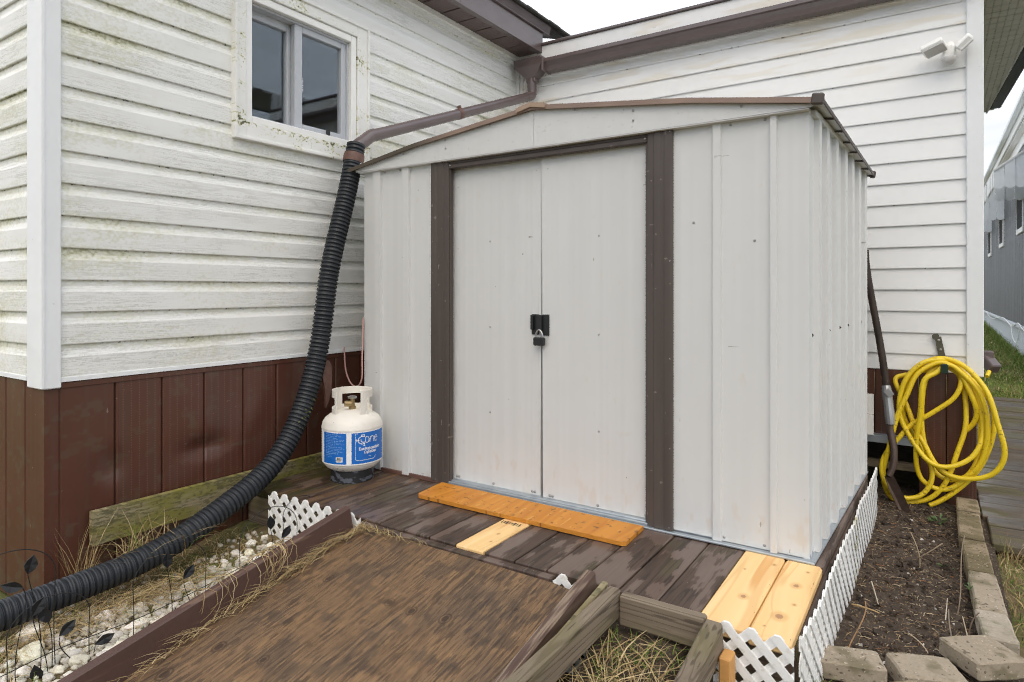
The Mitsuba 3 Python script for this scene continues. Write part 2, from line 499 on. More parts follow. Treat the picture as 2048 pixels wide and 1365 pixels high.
def m_pine(p, n, uv):
    w, d = 0.05 * (fbm(p.x * 5, p.y * 2.2, 2.0, 2) - 0.5), mi.Float(9.0)
    for x, y, s in PKNOTS:
        dx, dy = p.x - x, (p.y - y) * 0.75
        q = (dx * dx + dy * dy) / (s * s)
        w = w + 0.010 * dx / 0.02 * dr.exp(-q / 0.0006)
        d = dr.minimum(d, q)
    k = dr.floor((p.x + 0.448) * 7)
    g = noise((p.x + w) * 55, p.y * 1.6, k * 2.0)
    ln = 1 - dr.abs(2 * noise((p.x + w) * 30, p.y * 1.1, k * 3.0) - 1)
    col = mix((0.70, 0.46, 0.20), (0.76, 0.54, 0.275), g)
    col = mix(col, (0.60, 0.36, 0.145), S3(0.78, 0.97, ln) * 0.55)
    col = mix(col, (0.58, 0.29, 0.09), S3(0.62, 0.78, g) * S3(0.4, 0.6, fbm(p.x * 6, p.y * 3, 5.0, 2)) * 0.7)
    col = mix(col, (0.55, 0.31, 0.12), S3(0.00050, 0.00008, d) * 0.6)
    col = mix(col, (0.33, 0.175, 0.085), S3(0.00008, 0.00004, d) * 0.85)
    return mix(col, (0.12, 0.07, 0.035), S3(0.955, 0.975, noise(p.x * 75, p.y * 60, p.z * 75)) * 0.8)


def m_orange(p, n, uv):
    g = noise(p.x * 70 + 8 * fbm(p.x * 3, p.y * 2, 1.0, 2), p.y * 3, p.z * 200)
    col = mix((0.42, 0.155, 0.018), (0.53, 0.225, 0.032), g)
    col = mix(col, (0.60, 0.32, 0.08), S3(0.80, 0.9, noise(p.x * 90, p.y * 14, 4.0)) * 0.6)
    return mix(col, (0.10, 0.05, 0.02), S3(0.86, 0.92, noise(p.x * 55, p.y * 80, 2.0)) * 0.7)


def m_mossy(p, n, uv):
    g = noise(p.y * 5, p.z * 150, 1.0)
    col = mix((0.19, 0.155, 0.09), (0.29, 0.25, 0.16), g)
    col = mix(col, (0.155, 0.145, 0.022), S3(0.36, 0.62, fbm(p.y * 4, p.z * 12, 3.0, 4)) * 0.8)
    a = fbm(p.y * 60, p.z * 170, 5.0, 3) * 0.6 + fbm(p.y * 5, p.z * 9, 8.0, 3) * 0.4
    return mix(col, (0.070, 0.066, 0.032), S3(0.50, 0.70, a) * 0.75)


def m_pipe(p, n, uv):
    col = mix((0.016, 0.019, 0.024), (0.025, 0.029, 0.035), fbm(p.x * 9, p.y * 9, p.z * 9, 2))
    mo = noise(p.x * 120, p.y * 120, p.z * 120) * 0.6 + dr.exp(-(dr.square((p.y - 2.17) / 0.16) + dr.square((p.z - 0.60) / 0.16) + dr.square((p.x + 2.655) / 0.03))) * 0.34
    return mix(col, (0.20, 0.21, 0.035), S3(0.70, 0.80, mo) * 0.8)


def m_lattice(p, n, uv):
    col = mix((0.69, 0.695, 0.68), (0.735, 0.74, 0.73), fbm(p.x * 8, p.y * 8, p.z * 8, 2))
    col = mix(col, (0.45, 0.42, 0.33), S3(0.60, 0.80, fbm(p.x * 60, p.y * 60, p.z * 60, 3) + S3(0.16, 0.03, p.z) * 0.10) * 0.5)
    return mix(col, (0.33, 0.31, 0.13), S3(0.68, 0.82, fbm(p.x * 50, p.y * 50, p.z * 50, 2) + 0.35 * dr.exp(-dr.square((p.y - 3.05) / 0.1)) * S3(-0.32, -0.3, p.x) - 0.15) * 0.8)


def m_block(p, n, uv):
    k = fbm(p.x * 3.4, p.y * 3.4, 1.0, 2)
    col = mix((0.215, 0.175, 0.125), (0.34, 0.29, 0.225), k * 0.5 + noise(p.x * 190, p.y * 190, p.z * 190) * 0.5)
    col = mix(col, (0.12, 0.105, 0.06), S3(0.50, 0.68, fbm(p.x * 17, p.y * 17, p.z * 17, 3) + S3(2.9, 3.5, p.y) * 0.08) * 0.7)
    col = mix(col, (0.47, 0.42, 0.34), S3(0.84, 0.90, noise(p.x * 130, p.y * 130, p.z * 130)) * 0.7)
    return mix(col, (0.075, 0.062, 0.045), S3(0.78, 0.86, noise(p.x * 100, p.y * 100, p.z * 100 + 7)) * 0.75)


def m_block_pale(p, n, uv):
    return m_block(p, n, uv) * mi.Color3f(1.12, 1.17, 1.24)


def m_block_brown(p, n, uv):
    return m_block(p, n, uv) * mi.Color3f(0.80, 0.76, 0.68)


def h_block(p, n, uv):
    return 0.0016 * fbm(p.x * 180, p.y * 180, p.z * 180, 2)


def m_dirt(p, n, uv):
    a = fbm(p.x * 40, p.y * 40, p.z * 40, 3)
    col = mix((0.025, 0.018, 0.013), (0.080, 0.060, 0.044), a)
    col = mix(col, (0.15, 0.105, 0.062), S3(0.80, 0.88, noise(p.x * 210, p.y * 90, 2.0)))
    return mix(col, (0.40, 0.37, 0.32), S3(0.955, 0.975, noise(p.x * 120, p.y * 120, 5.0)))


def h_dirt(p, n, uv):
    return 0.004 * fbm(p.x * 90, p.y * 90, p.z * 90, 3)


def m_soil(p, n, uv):
    a = fbm(p.x * 25, p.y * 25, 1.0, 3)
    col = mix((0.085, 0.066, 0.038), (0.18, 0.14, 0.075), a)
    return mix(col, (0.06, 0.085, 0.022), S3(0.45, 0.6, fbm(p.x * 2, p.y * 2, 4.0, 3)) * 0.6)


def m_lawn(p, n, uv):
    a = fbm(p.x * 30, p.y * 9, 1.0, 3)
    col = mix((0.045, 0.068, 0.014), (0.115, 0.125, 0.040), a)
    return mix(col, (0.16, 0.135, 0.065), S3(0.5, 0.66, fbm(p.x * 3, p.y * 1.5, 4.0, 3)) * 0.6)


def m_walk(p, n, uv):
    k = dr.floor((p.y - 3.80) / 0.145)
    g = noise(p.x * 5, p.y * 110, k * 2.2)
    col = mix((0.050, 0.041, 0.031), (0.115, 0.096, 0.074), g * 0.6 + cell_rand(k, 1.0, 2.0) * 0.4)
    col = mix(col, (0.09, 0.085, 0.035), S3(0.48, 0.65, fbm(p.x * 4, p.y * 6, 3.0, 3)) * 0.6)
    return mix(col, (0.14, 0.09, 0.045), S3(0.60, 0.75, fbm(p.x * 5, p.y * 60, k, 3)) * 0.5)


def r_walk(p, n, uv):
    return dr.lerp(0.25, 0.7, S3(0.40, 0.55, fbm(p.x * 3, p.y * 5, 12.0, 3)))


def m_hose(p, n, uv):
    col = mix((0.66, 0.47, 0.012), (0.74, 0.55, 0.02), fbm(p.x * 9, p.y * 9, p.z * 9, 2))
    d = noise(p.x * 100, p.y * 100, p.z * 100) * 0.6 + fbm(p.x * 12, p.y * 12, p.z * 12, 2) * 0.4
    return mix(col, (0.20, 0.13, 0.03), S3(0.66, 0.80, d) * 0.7)


def m_handle(p, n, uv):
    col = mix((0.016, 0.011, 0.009), (0.055, 0.036, 0.026), noise(p.x * 90, p.y * 90, p.z * 7))
    return mix(col, (0.25, 0.125, 0.06), S3(0.80, 0.90, fbm(p.x * 60, p.y * 60, p.z * 22, 2) + 0.22 * dr.exp(-dr.square((p.z - 0.74) / 0.03)) - 0.02) * 0.8)


def m_steelrust(p, n, uv):
    return mix((0.060, 0.042, 0.036), (0.115, 0.078, 0.062), fbm(p.x * 40, p.y * 40, p.z * 40, 3))


def m_tank(p, n, uv):
    col = mix((0.66, 0.63, 0.57), (0.72, 0.70, 0.65), fbm(p.x * 9, p.y * 9, p.z * 9, 2))
    e = fbm(p.x * 110, p.y * 110, p.z * 150, 2) * 0.6 + fbm(p.x * 16, p.y * 16, p.z * 22, 3) * 0.4
    e = e + S3(0.40, 0.335, p.z) * 0.17 * S3(0.30, 0.33, p.z) + S3(0.565, 0.585, p.z) * S3(0.61, 0.59, p.z) * 0.08
    return mix(col, (0.16, 0.14, 0.10), S3(0.74, 0.88, e) * 0.8)


def m_tankfoot(p, n, uv):
    return mix((0.085, 0.095, 0.115), (0.018, 0.018, 0.020), S3(0.42, 0.5, fbm(p.x * 24, p.y * 24, p.z * 40, 3)))


def m_greywall(p, n, uv):
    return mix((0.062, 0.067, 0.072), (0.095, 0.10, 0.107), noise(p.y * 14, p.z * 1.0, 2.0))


def m_band(p, n, uv):
    return mix((0.085, 0.040, 0.033), (0.15, 0.085, 0.065), fbm(p.x * 50, p.y * 50, p.z * 50, 2))


def M(name, fn, rough=0.5, spec=0.5, metal=0.0, h=None, eps=1e-3, rfn=None, **more):
    b = prin(proc(fn), proc(rfn) if rfn else rough, spec, metal, **more)
    if h:
        b = bump(b, h, 1.0, eps)
    scene[name] = two(b)


M('mat_siding_old', m_siding_old, 0.55, 0.4)
M('mat_siding_new', m_siding_new, 0.5, 0.4)
M('mat_trim', m_trim, 0.45, 0.4)
M('mat_casing', m_casing, 0.5, 0.4)
M('mat_skirt', m_skirt, 0.27, 0.55, h=h_skirt)
M('mat_brown_metal', m_brownmetal, 0.30, 0.7, clearcoat=0.6, clearcoat_gloss=0.75)
M('mat_soffit', m_soffit, 0.5, 0.4)
M('mat_soffit_grey', m_soffit_grey, 0.6, 0.3)
M('mat_shingle', m_shingle, 0.9, 0.2)
M('mat_shed', m_shed, 0.42, 0.5, h=h_shed)
M('mat_shed_trim', m_shedtrim, 0.45, 0.4)
M('mat_roof_trim', m_rooftrim, 0.5, 0.4)
M('mat_galv', m_galv, 0.42, 0.5, 0.75)
M('mat_deck', m_deck, rfn=r_deck, spec=0.45)
M('mat_ply', m_ply, 0.62, 0.3)
M('mat_rail_paint', m_railpaint, 0.5, 0.4)
M('mat_weathered', m_weathered, 0.75, 0.25)
M('mat_weathered_x', m_weathered_x, 0.75, 0.25)
M('mat_rail_old', m_railold, 0.65, 0.3)
M('mat_pine', m_pine, 0.5, 0.4)
M('mat_orange', m_orange, 0.5, 0.35)
M('mat_mossy', m_mossy, 0.85, 0.2)
M('mat_pipe', m_pipe, 0.45, 0.4)
M('mat_lattice', m_lattice, 0.45, 0.4)
M('mat_block', m_block, 0.9, 0.2, h=h_block)
M('mat_block_pale', m_block_pale, 0.9, 0.2, h=h_block)
M('mat_block_brown', m_block_brown, 0.9, 0.2, h=h_block)
M('mat_dirt', m_dirt, 0.85, 0.3, h=h_dirt, eps=2e-3)
M('mat_soil', m_soil, 0.95, 0.1)
M('mat_lawn', m_lawn, 0.95, 0.1)
M('mat_walk', m_walk, rfn=r_walk, spec=0.3)
M('mat_hose', m_hose, 0.35, 0.5)
M('mat_handle', m_handle, 0.6, 0.4)
M('mat_rust', m_steelrust, 0.45, 0.5, 0.3)
M('mat_tank', m_tank, 0.35, 0.5)
M('mat_tank_foot', m_tankfoot, 0.5, 0.4)
M('mat_grey_wall', m_greywall, 0.5, 0.4)
M('mat_band', m_band, 0.5, 0.4)
for nm, c, r, sp, me in [('white', (0.74, 0.74, 0.72), 0.4, 0.5, 0), ('frame', (0.42, 0.44, 0.47), 0.35, 0.5, 0), ('dark', (0.012, 0.012, 0.013), 0.8, 0.2, 0), ('room', (0.42, 0.40, 0.37), 0.9, 0.1, 0),
                         ('black_metal', (0.016, 0.018, 0.019), 0.42, 0.5, 0.2), ('screw', (0.35, 0.34, 0.33), 0.35, 0.5, 0.9), ('brass', (0.36, 0.26, 0.13), 0.4, 0.5, 0.8),
                         ('far_pane', (0.03, 0.034, 0.038), 0.6, 0.04, 0), ('label_blue', (0.010, 0.125, 0.47), 0.35, 0.5, 0), ('label_white', (0.74, 0.75, 0.76), 0.4, 0.5, 0), ('label_text', (0.23, 0.40, 0.66), 0.4, 0.5, 0), ('ink', (0.03, 0.025, 0.03), 0.7, 0.2, 0),
                         ('tape', (0.36, 0.37, 0.38), 0.32, 0.6, 0.5), ('strap', (0.012, 0.030, 0.018), 0.6, 0.3, 0), ('hook', (0.085, 0.082, 0.060), 0.5, 0.5, 0.3), ('cord', (0.50, 0.30, 0.27), 0.8, 0.2, 0),
                         ('wire', (0.022, 0.022, 0.022), 0.5, 0.4, 0.3), ('leaf', (0.013, 0.014, 0.016), 0.4, 0.5, 0.2), ('awning', (0.76, 0.80, 0.82), 0.45, 0.4, 0), ('awning_dark', (0.10, 0.11, 0.11), 0.7, 0.2, 0),
                         ('lens', (0.50, 0.49, 0.48), 0.25, 0.5, 0), ('skirt_grey', (0.42, 0.45, 0.47), 0.6, 0.3, 0), ('steel', (0.5, 0.5, 0.5), 0.3, 0.5, 0.9), ('shed_inside', (0.30, 0.30, 0.29), 0.6, 0.3, 0),
                         ('lumber', (0.52, 0.27, 0.09), 0.6, 0.3, 0), ('tan_cap', (0.33, 0.24, 0.18), 0.6, 0.3, 0)]:
    scene['mat_' + nm] = two(prin(c, r, sp, me))
scene['mat_glass'] = {'type': 'thindielectric', 'int_ior': 1.75, 'specular_reflectance': {'type': 'rgb', 'value': [0.78, 0.90, 1.0]}}
scene['mat_vertex'] = two(prin({'type': 'mesh_attribute', 'name': 'vertex_color'}, 0.7, 0.25))

rng = np.random.default_rng(7)

# ================================================================== the ground
single('ground', grid(-40, 60, -40, 90, 40, 50, lambda x, y: -0.035 + 0 * x), 'mat_soil', 'flat soil and thin grass around the buildings', kind='structure')


def gz_strip(x, y):
    return 0.055 + 0.03 * nz(x, y, 5, 3) + 0.02 * nz(x, y, 23, 4) + 0.05 * np.clip((y - 1.5) / 0.4, 0, 1)


def gz_bed(x, y):
    return 0.030 + 0.030 * nz(x, y, 6, 5) + 0.011 * nz(x, y, 26, 6) + 0.010 * nz(x, y, 90, 8, 2)


def gz_mid(x, y):
    return 0.06 + 0.13 * np.clip((y - 1.15) / 0.65, 0, 1) * np.clip((-0.56 - x) / 0.06, 0, 1) + 0.05 * nz(x, y, 6, 9) + 0.02 * nz(x, y, 40, 2)


single('gravel_strip', grid(-2.86, -2.02, -0.6, 2.4, 80, 260, gz_strip), 'mat_soil', 'narrow strip of soil and pale stones between the brown skirting and the ramp', kind='structure', smooth=True)
single('garden_bed', grid(-0.62, 0.24, 1.9, 4.75, 170, 520, gz_bed), 'mat_dirt', 'dark bare soil of the garden bed between lattice and blocks', kind='structure', smooth=True)
single('planter_soil', grid(-0.86, -0.3, 0.6, 1.90, 60, 140, gz_mid), 'mat_dirt', 'dark soil inside the timber frame beside the ramp', kind='structure', smooth=True)
single('lawn', grid(0.2, 30, 9.02, 60, 60, 100, lambda x, y: 0.0 + 0.05 * nz(x, y, 1.3, 3) + 0.015 * (y - 9)), 'mat_lawn', 'green lawn beyond the boardwalk', kind='structure', smooth=True)
single('side_yard', grid(0.21, 4.0, 1.6, 3.80, 90, 90, lambda x, y: 0.0 + 0.05 * nz(x, y, 4, 3)), 'mat_soil', 'muddy grass at the right of the concrete blocks', kind='structure', smooth=True)
bw = thing('boardwalk', 'weathered plank boardwalk along the side of the white addition', None, kind='structure')
for i in range(36):
    y0 = 3.80 + 0.145 * i
    r = rng.normal(0, 0.003, 3)
    part(bw, 'plank', box((0.212 + abs(r[0]) + (0.02 if i < 3 else 0), y0, 0.012 + r[1]), (1.16, y0 + 0.139, 0.05 + r[1]), 0.005), 'mat_walk')

# ================================================================== the mobile home at the left
WX, WY = -2.85, 4.43
LP, L0 = 0.1274, 0.920
home = thing('mobile_home', 'white sided home with brown skirting, mossy siding and a sliding window at left', 'house')


def lap_old(z0, z1, hgt):
    s = hgt / LP
    return [(-0.0095, z0), (-0.0015, z0), (0, z0 + 0.003), (0, z0 + 0.080 * s), (-0.004, z0 + 0.088 * s), (-0.0095, z0 + 0.104 * s), (-0.0108, z1 + 0.006), (-0.020, z1 + 0.006), (-0.020, z0 + 0.010), (-0.0095, z0 + 0.009)]


edges = [0.905] + [1.039 + LP * k for k in range(0, 18)]
for k in range(len(edges) - 1):
    z0, z1 = edges[k], edges[k + 1]
    if z0 > 3.13:
        break
    z1 = min(z1, 3.14)
    pr = lap_old(z0, z1, z1 - z0)
    spans = [(1.115, 4.425)]
    if z0 > 1.95 and z1 < 2.90:
        spans = [(1.115, 1.852), (2.728, 4.425)]
    for a, b in spans:
        part(home, 'siding_board', prism([(WX + d, z) for d, z in pr], 'xz', a, b), 'mat_siding_old')
    # the end wall, round the corner
    part(home, 'siding_board', prism([(1.065 - d, z) for d, z in pr], 'yz', -6.0, -2.985), 'mat_siding_old')
# starter strip, corner post, frieze
part(home, 'starter_strip', box((WX - 0.02, 1.114, 0.893), (WX + 0.004, 4.41, 0.912), 0.001), 'mat_trim')
part(home, 'starter_strip', box((-6, 1.061, 0.893), (-3.012, 1.08, 0.912), 0.001), 'mat_trim')
post = join([box((WX - 0.02, 1.052, 0.872), (WX + 0.012, 1.116, 3.14), 0.004), box((-2.978, 1.050, 0.872), (WX - 0.018, 1.08, 3.14), 0.004), box((WX - 0.055, 1.046, 0.874), (WX + 0.016, 1.06, 3.14), 0.005)])
part(home, 'corner_post', post, 'mat_trim', label='plain white corner post')
part(home, 'frieze_trim', box((WX - 0.01, 1.1, 3.118), (WX + 0.018, 4.40, 3.158), 0.003), 'mat_siding_old')
part(home, 'inside_corner_trim', box((WX - 0.005, 4.385, 0.9), (WX + 0.022, 4.43, 3.14), 0.003), 'mat_siding_old')
# solid body behind the boards, with the window hole
HY0, HY1, HZ0, HZ1 = 1.952, 2.602, 2.10, 2.700
XI = WX - 0.024
for lo, hi in [((-2.96, 1.09, 0.0), (XI, HY0, 3.15)), ((-2.96, HY1, 0.0), (XI, 9.0, 3.15)), ((-2.96, HY0, 0.0), (XI, HY1, HZ0)), ((-2.96, HY0, HZ1), (XI, HY1, 3.15)),
               ((-7.0, 1.09, 0.0), (-2.961, 1.18, 3.15)), ((-7.0, 8.9, 0.0), (-2.961, 9.0, 3.15)), ((-7.0, 1.181, 0.0), (-6.9, 8.899, 3.15)), ((-6.899, 1.181, 0.8), (-2.961, 8.899, 0.9)), ((-6.899, 1.181, 3.05), (-2.961, 8.899, 3.15))]:
    part(home, 'wall', box(lo, hi, 0.0005), 'mat_room')
# skirting panels with V grooves
sk = [1.113, 1.322, 1.517, 1.713, 1.916, 2.107, 2.30, 2.495, 2.69, 2.885, 3.08]


def skirt_prof(a, b):
    return [(a + 0.001, -0.016), (a + 0.002, -0.004), (a + 0.010, 0.0), (b - 0.010, 0.0), (b - 0.003, -0.005), (b - 0.001, -0.016)]


for a, b in zip(sk[:-1], sk[1:]):
    part(home, 'skirting_panel', prism([(WX - 0.006 + d, y) for y, d in skirt_prof(a, b)], 'xy', -0.02, 0.893), 'mat_skirt')
part(home, 'skirting_panel', prism([(WX - 0.004, 1.063), (WX - 0.004, 1.112), (WX - 0.02, 1.112), (-2.94, 1.075), (-2.94, 1.063)], 'xy', -0.02, 0.872), 'mat_skirt')
xs = -2.942
for i in range(12):
    part(home, 'skirting_panel', prism([(x, 1.073 - d) for x, d in skirt_prof(xs - 0.115 - 0.08 * (i > 0), xs)], 'xy', -0.02, 0.893), 'mat_skirt')
    xs -= 0.115 + 0.08 * (i > 0)
part(home, 'skirting_rail', box((WX - 0.02, 1.116, 0.868), (WX - 0.001, 4.3, 0.8915), 0.002), 'mat_skirt')
# soffit, fascia, shingles
sy = 1.2
for yb in [1.40, 1.60, 1.80, 2.00, 2.21, 2.41, 2.61, 2.81, 3.01, 3.213, 3.413, 3.596, 3.788, 3.985, 4.193, 4.425]:
    part(home, 'soffit_panel', box((WX + 0.012, sy + 0.006, 3.158), (-2.63, yb - 0.006, 3.168), 0.002), 'mat_soffit')
    sy = yb
part(home, 'soffit_backing', box((WX, 1.1, 3.171), (-2.63, 4.425, 3.18), 0.001), 'mat_soffit')
for a, b in [(0.9, 3.35), (3.352, 4.42)]:
    part(home, 'fascia', join([box((-2.628, a, 3.150), (-2.618, b, 3.312), 0.002), box((-2.66, a, 3.150), (-2.618, b, 3.156), 0.001)]), 'mat_brown_metal')
part(home, 'drip_edge', join([beam((-2.60, 0.9, 3.345), (-2.60, 4.50, 3.345), 0.006, 0.075, (0.35, 0, 1)), box((-2.64, 0.9, 3.312), (-2.60, 4.5, 3.318), 0.001)]), 'mat_brown_metal')
roof = part(home, 'roof', join([beam((-4.6, 0.9 + 1.95, 3.93), (-2.60, 0.9 + 1.95, 3.388), 3.9, 0.02, (0, 0, 1))]), 'mat_shingle')
yy = 0.95
while yy < 4.75:
    w = rng.uniform(0.15, 0.19)
    dz = rng.normal(0, 0.004)
    part(roof, 'shingle', obox((-2.60, yy + w / 2, 3.402 + dz), (0.055, w / 2 - 0.002, 0.008), (1, 0, -0.27 + rng.normal(0, 0.05)), (0, 1, 0), 0.003), 'mat_shingle')
    yy += w
# window
win = home + '__window'
taken.add(win)


def ring_x(x0, x1, yo0, yo1, zo0, zo1, wl, wr, wb, wt, c=0.003):
    """A mitred-looking frame in the plane of the left wall: four bars butted end to end."""
    return [box((x0, yo0, zo0), (x1, yo0 + wl, zo1), c), box((x0, yo1 - wr, zo0), (x1, yo1, zo1), c), box((x0, yo0 + wl + 0.0005, zo0), (x1, yo1 - wr - 0.0005, zo0 + wb), c),
            box((x0, yo0 + wl + 0.0005, zo1 - wt), (x1, yo1 - wr - 0.0005, zo1), c)]


put(win, join(ring_x(WX - 0.02, WX + 0.022, 1.853, 2.727, 2.001, 2.812, 0.060, 0.085, 0.085, 0.070)), 'mat_casing')
labels[win] = {'label': 'sliding window in a dirty white casing'}
part(win, 'lip', join(ring_x(WX - 0.012, WX + 0.032, 1.847, 2.733, 1.995, 2.818, 0.016, 0.016, 0.016, 0.016, 0.002)), 'mat_casing')
part(win, 'frame', join(ring_x(WX - 0.06, WX + 0.012, 1.916, 2.640, 2.088, 2.740, 0.036, 0.038, 0.034, 0.040)), 'mat_white')
part(win, 'track', join(ring_x(WX - 0.10, WX - 0.012, 1.953, 2.601, 2.123, 2.699, 0.008, 0.010, 0.008, 0.012)), 'mat_frame')
part(win, 'sash', join(ring_x(WX - 0.055, WX - 0.022, 2.232, 2.592, 2.131, 2.688, 0.050, 0.036, 0.026, 0.034)), 'mat_frame', label='right sash of the sliding window')
part(win, 'sash', join(ring_x(WX - 0.095, WX - 0.062, 1.962, 2.262, 2.131, 2.688, 0.006, 0.050, 0.012, 0.042)), 'mat_frame', label='left sash set behind the right one')
part(win, 'pane', (np.array([[WX - 0.040, y, z] for y, z in ((2.28, 2.155), (2.558, 2.155), (2.558, 2.656), (2.28, 2.656))]), np.array([[0, 1, 2], [0, 2, 3]])), 'mat_glass')
part(win, 'pane', (np.array([[WX - 0.080, y, z] for y, z in ((1.966, 2.141), (2.214, 2.141), (2.214, 2.648), (1.966, 2.648))]), np.array([[0, 1, 2], [0, 2, 3]])), 'mat_glass')
part(win, 'latch', box((WX - 0.021, 2.442, 2.125), (WX - 0.012, 2.466, 2.160), 0.002), 'mat_black_metal')
for i in range(7):
    part(win, 'sticker_mark', box((WX - 0.0395, 2.286 + 0.004 * (i % 2), 2.335 + 0.012 * i), (WX - 0.0388, 2.296 + 0.005 * ((i * 3) % 2), 2.343 + 0.012 * i), 0.0002), 'mat_label_white')

# ================================================================== the addition behind the shed
add = thing('house_addition', 'white sided addition with brown gutter and brown skirting behind the metal shed', 'house')
RP = 0.126
red = [0.781, 0.877] + [1.003 + RP * k for k in range(0, 19)]


def lap_new(z0, z1):
    return [(-0.010, z0), (-0.001, z0), (0, z0 + 0.004), (-0.0125, z1 - 0.002), (-0.014, z1 + 0.006), (-0.022, z1 + 0.006), (-0.022, z0 + 0.010), (-0.010, z0 + 0.009)]


for z0, z1 in zip(red[:-1], red[1:]):
    if z0 > 2.93:
        break
    z1 = min(z1, 2.96)
    part(add, 'siding_board', prism([(WY - d, z) for d, z in lap_new(z0, z1)], 'yz', -2.80, 0.154), 'mat_siding_new')
part(add, 'frieze_board', box((-2.849, WY - 0.004, 2.962), (0.154, WY + 0.02, 3.066), 0.003), 'mat_siding_new')
part(add, 'fascia', box((-2.849, WY - 0.022, 3.068), (0.236, WY + 0.02, 3.205), 0.003), 'mat_siding_new')
part(add, 'roof_edge', join([box((-2.62, WY - 0.040, 3.206), (0.238, WY + 0.10, 3.226), 0.003), box((-2.80, WY + 0.0, 3.227), (0.19, 9.6, 3.236), 0.002)]), 'mat_brown_metal')
part(add, 'corner_post', join([box((0.152, WY - 0.016, 0.768), (0.232, WY + 0.02, 3.4), 0.004), box((0.205, WY + 0.02, 0.768), (0.232, WY + 0.09, 3.4), 0.004)]), 'mat_trim', label='plain white corner post at the right end')
part(add, 'inside_corner_trim', join([box((-2.826, WY - 0.028, 0.80), (-2.80, WY + 0.0, 3.06), 0.003), box((-2.80, WY - 0.018, 0.80), (-2.765, WY + 0.0, 2.96), 0.003)]), 'mat_siding_new')
part(add, 'wall', box((-2.83, WY + 0.025, 0.76), (0.20, 9.6, 3.20), 0.001), 'mat_siding_new')
part(add, 'wall', box((0.10, WY + 0.025, 3.24), (0.199, 9.6, 3.40), 0.001), 'mat_siding_new')
# gutter: K profile, end box with outlet
GP = [(0.0, 0.0), (0.085, 0.0), (0.092, 0.030), (0.108, 0.052), (0.120, 0.060), (0.120, 0.086), (0.112, 0.090), (0.112, 0.082), (0.116, 0.062), (0.104, 0.056), (0.086, 0.032), (0.080, 0.005), (0.004, 0.005), (0.004, 0.086), (0.0, 0.086)]
gut = part(add, 'gutter', prism([(WY - 0.022 - d, 2.968 + z) for d, z in GP], 'yz', -2.545, 0.24), 'mat_brown_metal', label='brown metal gutter')
gy = WY - 0.022
bxv = trimesh.convex.convex_hull(np.array([(x, y, z) for x in (-2.805, -2.552) for y, z in ((gy, 3.078), (gy - 0.128, 3.066), (gy - 0.128, 3.020), (gy, 3.010))] + [(-2.715, gy - 0.02, 2.935), (-2.625, gy - 0.02, 2.935), (-2.715, gy - 0.10, 2.935), (-2.625, gy - 0.10, 2.935)]))
part(gut, 'outlet_box', bxv, 'mat_brown_metal')
part(gut, 'rim', box((-2.807, gy - 0.132, 3.064), (-2.550, gy, 3.082), 0.003), 'mat_brown_metal')
part(gut, 'joint', box((-2.556, gy - 0.126, 2.962), (-2.536, gy, 3.07), 0.003), 'mat_brown_metal')
# skirting under the addition
ax = [-0.52, -0.30, -0.075, 0.06, 0.19]
for i, (a, b) in enumerate(zip(ax[:-1], ax[1:])):
    zlo = -0.05 if i >= 2 else 0.385
    part(add, 'skirting_panel', prism([(x, WY + 0.004 - d) for x, d in skirt_prof(a, b)], 'xy', zlo, 0.778), 'mat_skirt')
part(add, 'skirting_panel', box((0.186, WY + 0.01, -0.05), (0.20, 9.5, 0.76), 0.002), 'mat_skirt')
part(add, 'metal_flashing', join([box((-0.60, WY - 0.07, 0.350), (-0.085, WY - 0.064, 0.392), 0.001), box((-0.60, WY - 0.064, 0.386), (-0.085, WY + 0.01, 0.392), 0.001)]), 'mat_galv')
part(add, 'sill_beam', box((-2.8, WY + 0.02, 0.18), (-0.09, WY + 0.07, 0.225), 0.004), 'mat_weathered_x')
# soffit and gutter of the side eave
e0, e1 = np.array([0.905, 2.0, 3.40]), np.array([0.535, 9.62, 3.40])
nn = 60
for i in range(nn):
    a, b = e0 + (e1 - e0) * i / nn, e0 + (e1 - e0) * (i + 0.93) / nn
    if b[1] < 4.3:
        continue
    v = np.array([[0.2, a[1], 3.40], [a[0], a[1], 3.40], [b[0], b[1], 3.40], [0.2, b[1], 3.40]])
    part(add, 'soffit_panel', (np.vstack([v, v + [0, 0, 0.012]]), np.array([[0, 1, 2], [0, 2, 3], [4, 6, 5], [4, 7, 6], [0, 4, 5], [0, 5, 1], [1, 5, 6], [1, 6, 2], [2, 6, 7], [2, 7, 3], [3, 7, 4], [3, 4, 0]])), 'mat_soffit_grey')
part(add, 'soffit_backing', box((0.2, 4.2, 3.414), (0.60, 9.6, 3.42), 0.001), 'mat_soffit_grey')
part(add, 'gutter', beam(e0 + [0.055, 0, 0.04], e1 + [0.07, -0.15, 0.04], 0.10, 0.085), 'mat_black_metal', label='dark gutter along the side eave')
part(add, 'eave_trim', beam(e0 + [-0.005, 0, -0.006], e1 + [-0.005, 0, -0.006], 0.016, 0.02), 'mat_soffit_grey')

